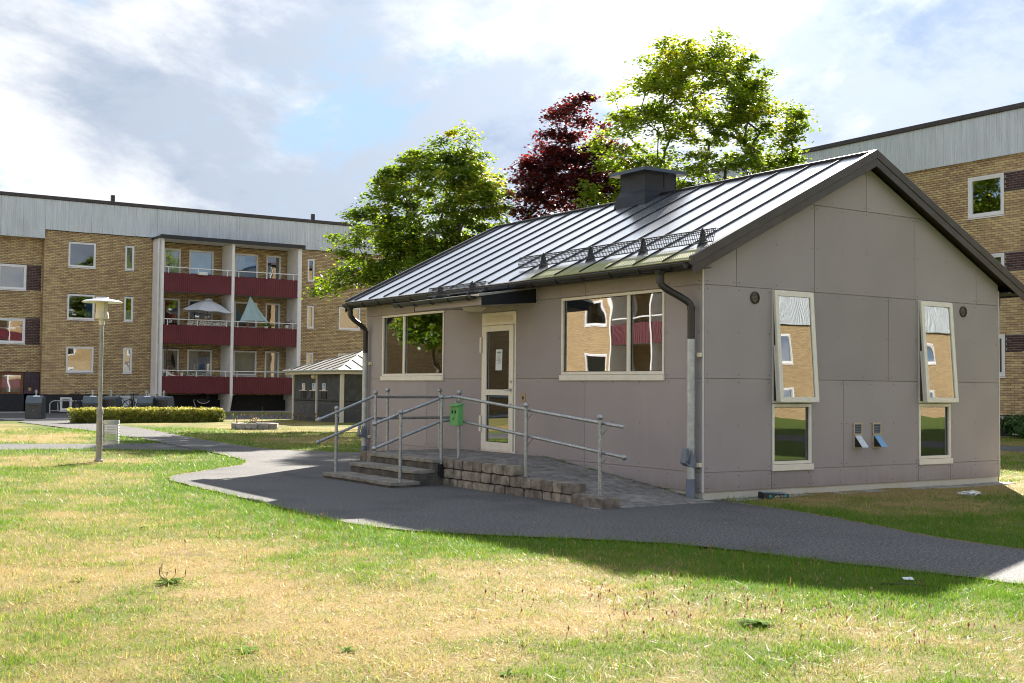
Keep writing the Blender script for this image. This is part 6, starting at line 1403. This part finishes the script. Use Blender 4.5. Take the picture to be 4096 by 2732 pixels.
pot(14.50, 4.45, 'white', 'white pot with dark purple foliage on the middle balcony', sc=.13, nl=160, lm='purpleleaf', r=.11, y=48.2)
pot(8.62, 1.86, 'terracotta', 'red-brown pot on the lowest balcony ledge', sc=.05, nl=20, h=.15)
pot(8.90, 1.84, 'white', 'white bucket with a white orchid on the lowest balcony ledge', sc=.05, nl=18, h=.18)
pot(9.75, 1.84, 'white', 'green climbing plants along the lowest balcony rail', sc=.45, nl=240, h=.06, r=.08)
sd = thing('satellite_dish', 'dark satellite dish on a pole at the lowest balcony', 'satellite dish', (8.25, 48.5, 1.1))
mb = MB(); mb.tube([(8.20,48.4,1.1),(8.20,48.4,3.42)], .022, 8); part('pole', mb, M['bronze'], sd); mb = MB(); mb.lathe([(.001,0),(.2,.03),(.42,.12)], (0,0,0), 20); d_ = part('dish', mb, M['anthracite'], sd, smooth=True, fix=False); d_.location += Vector((8.42, 48.42, 2.62)); d_.rotation_euler = (R(10), R(82), 0)
mb = MB(); mb.box(8.18, 8.42, 48.38, 48.44, 2.58, 2.64); part('bracket', mb, M['bronze'], sd)
# ------------------------------------------------------------------ trees
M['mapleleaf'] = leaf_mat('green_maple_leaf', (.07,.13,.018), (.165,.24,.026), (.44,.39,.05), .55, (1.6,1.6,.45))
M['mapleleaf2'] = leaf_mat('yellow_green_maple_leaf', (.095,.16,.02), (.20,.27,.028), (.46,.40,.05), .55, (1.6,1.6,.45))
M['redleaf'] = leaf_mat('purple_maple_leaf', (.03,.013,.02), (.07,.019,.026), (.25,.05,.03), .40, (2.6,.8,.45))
RV = np.array([_r.x, _r.y, 0.0]); RV /= np.linalg.norm(RV); DV = np.array([-RV[1], RV[0], 0.0])
def maple(label, base, lobes, ncl, nleaf, size, leafm, seed, fork=2.2, hollow=.0, inner=.55):
    rng = np.random.default_rng(seed); base = np.array([base[0], base[1], -.05])
    vol = np.array([l[2]*l[3]*l[4] for l in lobes]); pts = []
    while len(pts) < ncl:
        l = lobes[rng.choice(len(lobes), p=vol/vol.sum())]; d = rng.normal(size=3); d /= np.linalg.norm(d); r = rng.random()**(1/3) if rng.random() > inner else rng.uniform(.75, 1.0)
        lat, z, rl_, rz2, rd = l[0], l[1], l[2], l[3], l[4]
        p = base+RV*(lat+d[0]*r*rl_)+DV*(d[1]*r*rd)+np.array([0, 0, z+d[2]*r*rz2])
        if pts and min(np.linalg.norm(p-q) for q in pts[-220:]) < .20: continue
        pts.append(p)
    pts = np.array(pts)
    # skeleton: join every cluster to the nearest node already grown, preferring short climbs away from the fork
    nodes = [base, base+np.array([.05, .03, fork*.5]), base+np.array([.0, .06, fork])]; par = [-1, 0, 1]
    order = np.argsort(np.linalg.norm(pts-nodes[2], axis=1)); tips = []
    for i in order:
        p = pts[i]; A = np.array(nodes); dv = p-A; dist = np.linalg.norm(dv, axis=1); cost = dist+np.where(dv[:, 2] < 0, -dv[:, 2]*1.2, 0)+.25*np.linalg.norm(A-nodes[2], axis=1); cost[:2] = 1e9
        j = int(np.argmin(cost)); a = A[j]; k = max(1, int(dist[j]/.45)); prev = j; bend = rng.normal(0, .10, 3)*min(1.5, dist[j])
        for s_ in range(1, k+1):
            t = s_/k; q = a+(p-a)*t+bend*math.sin(math.pi*t)+np.array([0, 0, -.10*dist[j]*t*(1-t)])*(1 if p[2] > a[2] else -1); nodes.append(q); par.append(prev); prev = len(nodes)-1
        tips.append(prev)
    rad2 = np.zeros(len(nodes))
    for t in tips: rad2[t] += .0085**2
    for i in range(len(nodes)-1, 0, -1): rad2[par[i]] += rad2[i]*.92
    rad = np.sqrt(rad2+.006**2)
    t_ = thing('maple_tree', label, 'tree', tuple(base)); mb = MB()
    for i in range(1, len(nodes)):
        a, b = nodes[par[i]], nodes[i]; r0, r1 = rad[par[i]] if par[i] < 2 or rad[par[i]] < rad[i]*1.5 else rad[i]*1.25, rad[i]
        mb.tube([a, b], [min(r0, .30), min(r1, .28)], 6 if r1 > .03 else 4, False)
    part('trunk', mb, M['bark'], t_, smooth='all', fix=False)
    # leaves: flat layered sprays around every cluster
    per = nleaf//ncl; C_ = np.repeat(pts, per, 0); n = len(C_); spr = np.repeat(rng.uniform(.13, .30, ncl), per)
    off = rng.normal(size=(n, 3))*np.stack([spr, spr, spr*.42], 1); out = C_-(base+np.array([0, 0, fork+2])); out /= np.linalg.norm(out, axis=1, keepdims=True)
    off += np.array([0, 0, -1])*(np.linalg.norm(off[:, :2], axis=1)**2*.35)[:, None]
    nr = np.stack([rng.normal(0, .55, n), rng.normal(0, .55, n), np.full(n, .8)], 1)+out*.5
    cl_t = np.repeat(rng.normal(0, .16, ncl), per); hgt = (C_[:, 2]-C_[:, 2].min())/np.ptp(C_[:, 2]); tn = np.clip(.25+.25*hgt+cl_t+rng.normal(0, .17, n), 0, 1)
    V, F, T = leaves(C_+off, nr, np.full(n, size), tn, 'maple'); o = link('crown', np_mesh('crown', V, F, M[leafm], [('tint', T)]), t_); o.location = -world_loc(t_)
    return t_
# lobes: (sideways, height, half-width, half-height, half-depth)
maple('broad green maple whose low branch reaches over the recycling hut', (10.8, 27.0), [(.5,8.0,2.5,2.2,2.3),(-1.9,6.6,1.5,1.5,1.6),(-2.9,5.3,1.0,.55,1.0),(-3.35,4.8,.5,.45,.6),(2.1,8.2,1.3,1.9,1.6),(1.2,9.9,1.0,1.1,1.0),(-.5,9.0,1.1,1.1,1.2),(.3,5.6,2.6,1.3,2.2),(-2.3,3.9,.7,.5,.6)], 440, 46000, .115, 'mapleleaf', 3, inner=.7)
maple('dark purple-red maple between the two green maples', (14.9, 23.5), [(.1,8.3,2.15,1.9,1.9),(.3,11.0,1.0,1.3,1.0),(.25,9.9,1.5,1.1,1.3),(-1.1,9.2,1.0,1.0,1.0),(1.3,9.3,1.1,1.2,1.0),(0,6.0,2.2,1.8,2.0),(.35,12.3,.4,.5,.4)], 360, 42000, .118, 'redleaf', 5, inner=.6)
maple('tall yellow-green maple with open crown rising above the grey house roof', (16.5, 18.3), [(0,11.3,2.1,1.7,2.0),(-2.3,9.6,1.3,1.0,1.4),(-1.9,11.0,1.0,1.0,1.0),(2.1,10.1,1.5,1.5,1.6),(-.9,12.3,1.2,.8,1.0),(1.4,12.3,1.1,.9,1.0),(.6,13.0,.6,.55,.6),(.4,8.5,2.7,.9,2.2),(2.6,8.9,1.0,.8,1.0),(-2.9,8.0,.9,.8,.9),(0,7.0,2.4,1.2,2.0)], 380, 42000, .112, 'mapleleaf2', 11, inner=.85)
maple('green maple standing in the lawn in front of the west apartment block', (-14.0, 31.0), [(0,5.5,2.6,2.2,2.6),(0,8,1.6,1.4,1.6),(1,4,1.6,1.2,1.6)], 180, 12000, .17, 'mapleleaf', 21)
# ------------------------------------------------------------------ shrub by the cellar window
M['laurel'] = leaf_mat('laurel_leaf', (.02,.06,.012), (.045,.13,.02), (.14,.28,.03), .3)
sh = thing('laurel_shrub', 'glossy green laurel shrub below the cellar window', 'shrub', (22.7, 10.6, 0)); n = 900
d = RNG.normal(size=(n, 3)); d /= np.linalg.norm(d, axis=1, keepdims=True); c_ = np.array([22.7, 10.55, .42])+d*np.array([.55, .85, .40])*(.55+.45*RNG.random((n, 1)))
c_[:, 2] = np.maximum(c_[:, 2], .06); V, F, T = leaves(c_, d+np.array([0, 0, .6]), np.full(n, .17), np.clip(RNG.normal(.4, .25, n), 0, 1), 'long'); o = link('leaves', np_mesh('leaves', V, F, M['laurel'], [('tint', T)]), sh); o.location = -world_loc(sh)
mb = MB()
for k in range(14): q = random.uniform(0, 6.28); mb.tube([(22.7, 10.55, 0), (22.7+.25*math.cos(q), 10.55+.35*math.sin(q), .4), (22.7+.4*math.cos(q), 10.55+.6*math.sin(q), .65)], .012, 4)
part('stems', mb, M['bark'], sh)
# ------------------------------------------------------------------ litter and weeds in the lawn
bx = thing('cardboard_carton', 'crushed black carton printed AL AQSA lying upside down at the gable wall', 'carton', (.98, -.28, 0), local=True, rz=R(-9))
M['cartonblack'] = mat('black_carton', (.015,.016,.018), .5); M['teal'] = mat('teal_print', (.05,.25,.30), .5); M['cartontop'] = mat('faded_carton_top', (.16,.24,.29), .6)
mb = MB(); mb.hexa([(-.20,-.06,0),(.19,-.055,0),(.18,.07,0),(-.20,.08,0),(-.20,-.055,.085),(.19,-.06,.06),(.17,.05,.075),(-.19,.075,.095)]); part('box', mb, M['cartonblack'], bx)
mb = MB(); mb.quad((-.198,-.05,.0865),(.186,-.055,.0625),(.168,.048,.0775),(-.188,.073,.0970)); part('top_face', mb, M['cartontop'], bx, fix=False)
mb = MB(); mb.hexa([(.19,-.05,.0),(.30,-.04,.0),(.28,.01,.003),(.19,.03,.02),(.19,-.05,.004),(.30,-.04,.004),(.28,.01,.007),(.19,.03,.03)]); part('torn_flap', mb, M['paper'], bx)
for xx in (-.10, .14): mb = MB(); mb.add([(xx+.028*math.cos(q), -.0605, .042+.022*math.sin(q)) for q in np.linspace(0, 6.28, 11)[:-1]], [tuple(range(10))]); part('picture', mb, M['teal'], bx, fix=False)
text_obj('lettering', 'AL AQSA', .034, M['pale'], bx, (.035, -.0615, .036), (R(90), R(180), 0)); 
def lump(name, c, size, m_, seed, flat=.5, n=14, m2=8):
    rng = np.random.default_rng(seed); mb = MB(); b = 0
    for i in range(m2+1):
        for k in range(n):
            th = math.pi*i/m2; ph = 2*math.pi*k/n; r = 1+rng.normal(0, .16); mb.v.append((c[0]+size[0]*r*math.sin(th)*math.cos(ph), c[1]+size[1]*r*math.sin(th)*math.sin(ph), c[2]+max(0, size[2]*(1+r*math.cos(th))*flat)))
    for i in range(m2):
        for k in range(n): mb.f.append((i*n+k, i*n+(k+1) % n, (i+1)*n+(k+1) % n, (i+1)*n+k)); mb.mi.append(0)
    return part(name, mb, m_, None, fix=False)
M['plastic'] = glass_mat('clear_plastic_film', (.80,.84,.88), .12, 1.6, .02, 30)
tag(lump('plastic_bag', (3.77, -1.2, 0), (.20, .10, .06), M['plastic'], 4), 'crumpled clear plastic bag on the shaded grass beside the gable', 'plastic bag')
mb = MB(); mb.quad((-3.11,-5.57,.02),(-3.05,-5.62,.02),(-3.03,-5.58,.035),(-3.08,-5.53,.03)); tag(part('paper_scrap', mb, M['paper'], None, fix=False), 'small white scrap of paper in the long grass near the path', 'paper')
mb = MB(); mb.tube([(-3.42,-5.62,.02),(-3.28,-5.74,.022),(-3.16,-5.86,.02)], [.006,.008,.004], 6); tag(part('stick', mb, M['bark']), 'dark dry stick lying in the grass by the paper scrap', 'stick')
mb = MB(); mb.quad((-3.02,6.35,.012),(-2.86,6.30,.02),(-2.80,6.38,.012),(-2.95,6.45,.02)); tag(part('dry_leaf', mb, M['bark'], None, fix=False), 'curled brown leaf on the asphalt in front of the steps', 'leaf')
M['rosette'] = leaf_mat('rosette_leaf', (.07,.14,.02), (.12,.22,.03), (.17,.28,.05), .3, None, .9); M['rosette'].node_tree.nodes['Principled BSDF'].inputs['Specular IOR Level'].default_value = .05
def rosette(x, y, r, n, label, stalks=0):
    t = thing('plantain_weed', label, 'weed', (x, y, float(lawn_z(np.array([x]), np.array([y]))[0]))); z = t.location.z; mb = MB(); V, F, T = [], [], []
    for k in range(n):
        q = random.uniform(0, 6.28); l = r*random.uniform(.6, 1.1); w = l*.15; up = random.uniform(.05, .35)*l; b = len(V); dx_, dy_ = math.cos(q), math.sin(q)
        for (f, s_, h) in ((.05, .2, .02), (.45, 1, .8), (.8, .7, .95), (1.05, .05, .55)):
            for sg in (-1, 1): V.append((x+dx_*l*f-dy_*w*s_*sg, y+dy_*l*f+dx_*w*s_*sg, z+.004+up*h))
        F += [(b+i*2, b+i*2+1, b+i*2+3, b+i*2+2) for i in range(3)]; T += [random.random()]*8
    o = link('leaves', np_mesh('leaves', np.array(V), np.array(F), M['rosette'], [('tint', np.array(T))]), t); o.location = -world_loc(t)
    for k in range(stalks):
        q = random.uniform(0, 6.28); s_ = random.uniform(.3, 1.3)*r; h = random.uniform(.07, .13); mb = MB(); p = (x+s_*math.cos(q), y+s_*math.sin(q)); mb.tube([(x, y, z), (p[0], p[1], z+h*.6), (p[0], p[1], z+h)], .0016, 4); mb.tube([(p[0], p[1], z+h*.78), (p[0]+.002, p[1], z+h*1.1)], .0035, 5); part('seed_stalk', mb, M['drystalkm'], t)
M['drystalkm'] = mat('brown_seed_stalk', (.16,.08,.04), .9)
rosette(-7.78, -3.03, .12, 20, 'largest green plantain rosette in the dry lawn, with brown seed stalks', 6)
rosette(-8.07, -5.30, .08, 14, 'plantain rosette in the dry lawn close to a second, paler rosette')
rosette(-7.62, -5.56, .07, 12, 'paler ragged rosette beside another plantain in the dry lawn')
rosette(-5.22, -6.20, .12, 26, 'grey-green thistle-like rosette among the clover heads')
rosette(-7.15, -6.40, .07, 12, 'bright green weed in the drier turf with no seed stalks')
rosette(-8.28, -2.6, .07, 11, 'small plantain rosette near the largest one, on straw-coloured turf')
rosette(-7.0, .35, .09, 8, 'small weed patch in the pale turf between lamp and forecourt')
# clover heads and seed stalks: uncounted
def stalks(n, cx, cy, sx, sy, h0, h1, m_, name, label, head=.008):
    V, F, T = [], [], []
    for k in range(n):
        x, y = random.gauss(cx, sx), random.gauss(cy, sy)
        if inside(ASPHALT, np.array([x]), np.array([y]))[0]: continue
        z = float(lawn_z(np.array([x]), np.array([y]), np.array([.5]))[0]); h = random.uniform(h0, h1); lx_, ly_ = random.gauss(0, .015), random.gauss(0, .015); tn = random.random()
        b = len(V); w = .0012; V += [(x-w, y+w, z), (x+w, y-w, z), (x+lx_+w, y+ly_-w, z+h), (x+lx_-w, y+ly_+w, z+h)]; F.append((b, b+1, b+2, b+3)); T += [.2]*4
        cx_, cy_, cz_ = x+lx_, y+ly_, z+h
        for ax in range(3):
            q = ax*1.05; b = len(V); hw, hh = head*random.uniform(.8, 1.2), head*random.uniform(.9, 2.2); ca, sa = math.cos(q), math.sin(q)
            V += [(cx_-hw*ca, cy_-hw*sa, cz_), (cx_, cy_, cz_-hh), (cx_+hw*ca, cy_+hw*sa, cz_), (cx_, cy_, cz_+hh)]; F.append((b, b+1, b+2, b+3)); T += [tn]*4
    o = link(name, np_mesh(name, np.array(V), np.array(F), m_, [('tint', np.array(T))])); tag(o, label, 'plant', kind='stuff'); return o
M['clover'] = leaf_mat('clover_head', (.20,.10,.06), (.34,.19,.12), (.60,.45,.40), .35)
stalks(80, -5.3, -5.5, .75, .55, .03, .07, M['clover'], 'clover_heads', 'brown and pinkish clover heads scattered in the greener lawn')
stalks(25, -4.6, -6.6, .5, .5, .03, .07, M['clover'], 'clover_heads', 'scattered clover heads in the lawn beyond the thistle rosette')
stalks(120, -6.1, -1.0, .6, 1.2, .04, .09, M['drystalk'], 'seed_stalks', 'thin brown plantain seed stalks along the forecourt edge', .006)
stalks(40, -3.9, -4.2, .5, .6, .06, .13, M['drystalk'], 'seed_stalks', 'thin seed stalks in the shaded grass strip beside the path', .006)
stalks(90, 9.0, 32.9, 1.6, .7, .15, .3, M['drystalk'], 'seed_stalks', 'pale seed heads growing along the foot of the recycling hut', .03)
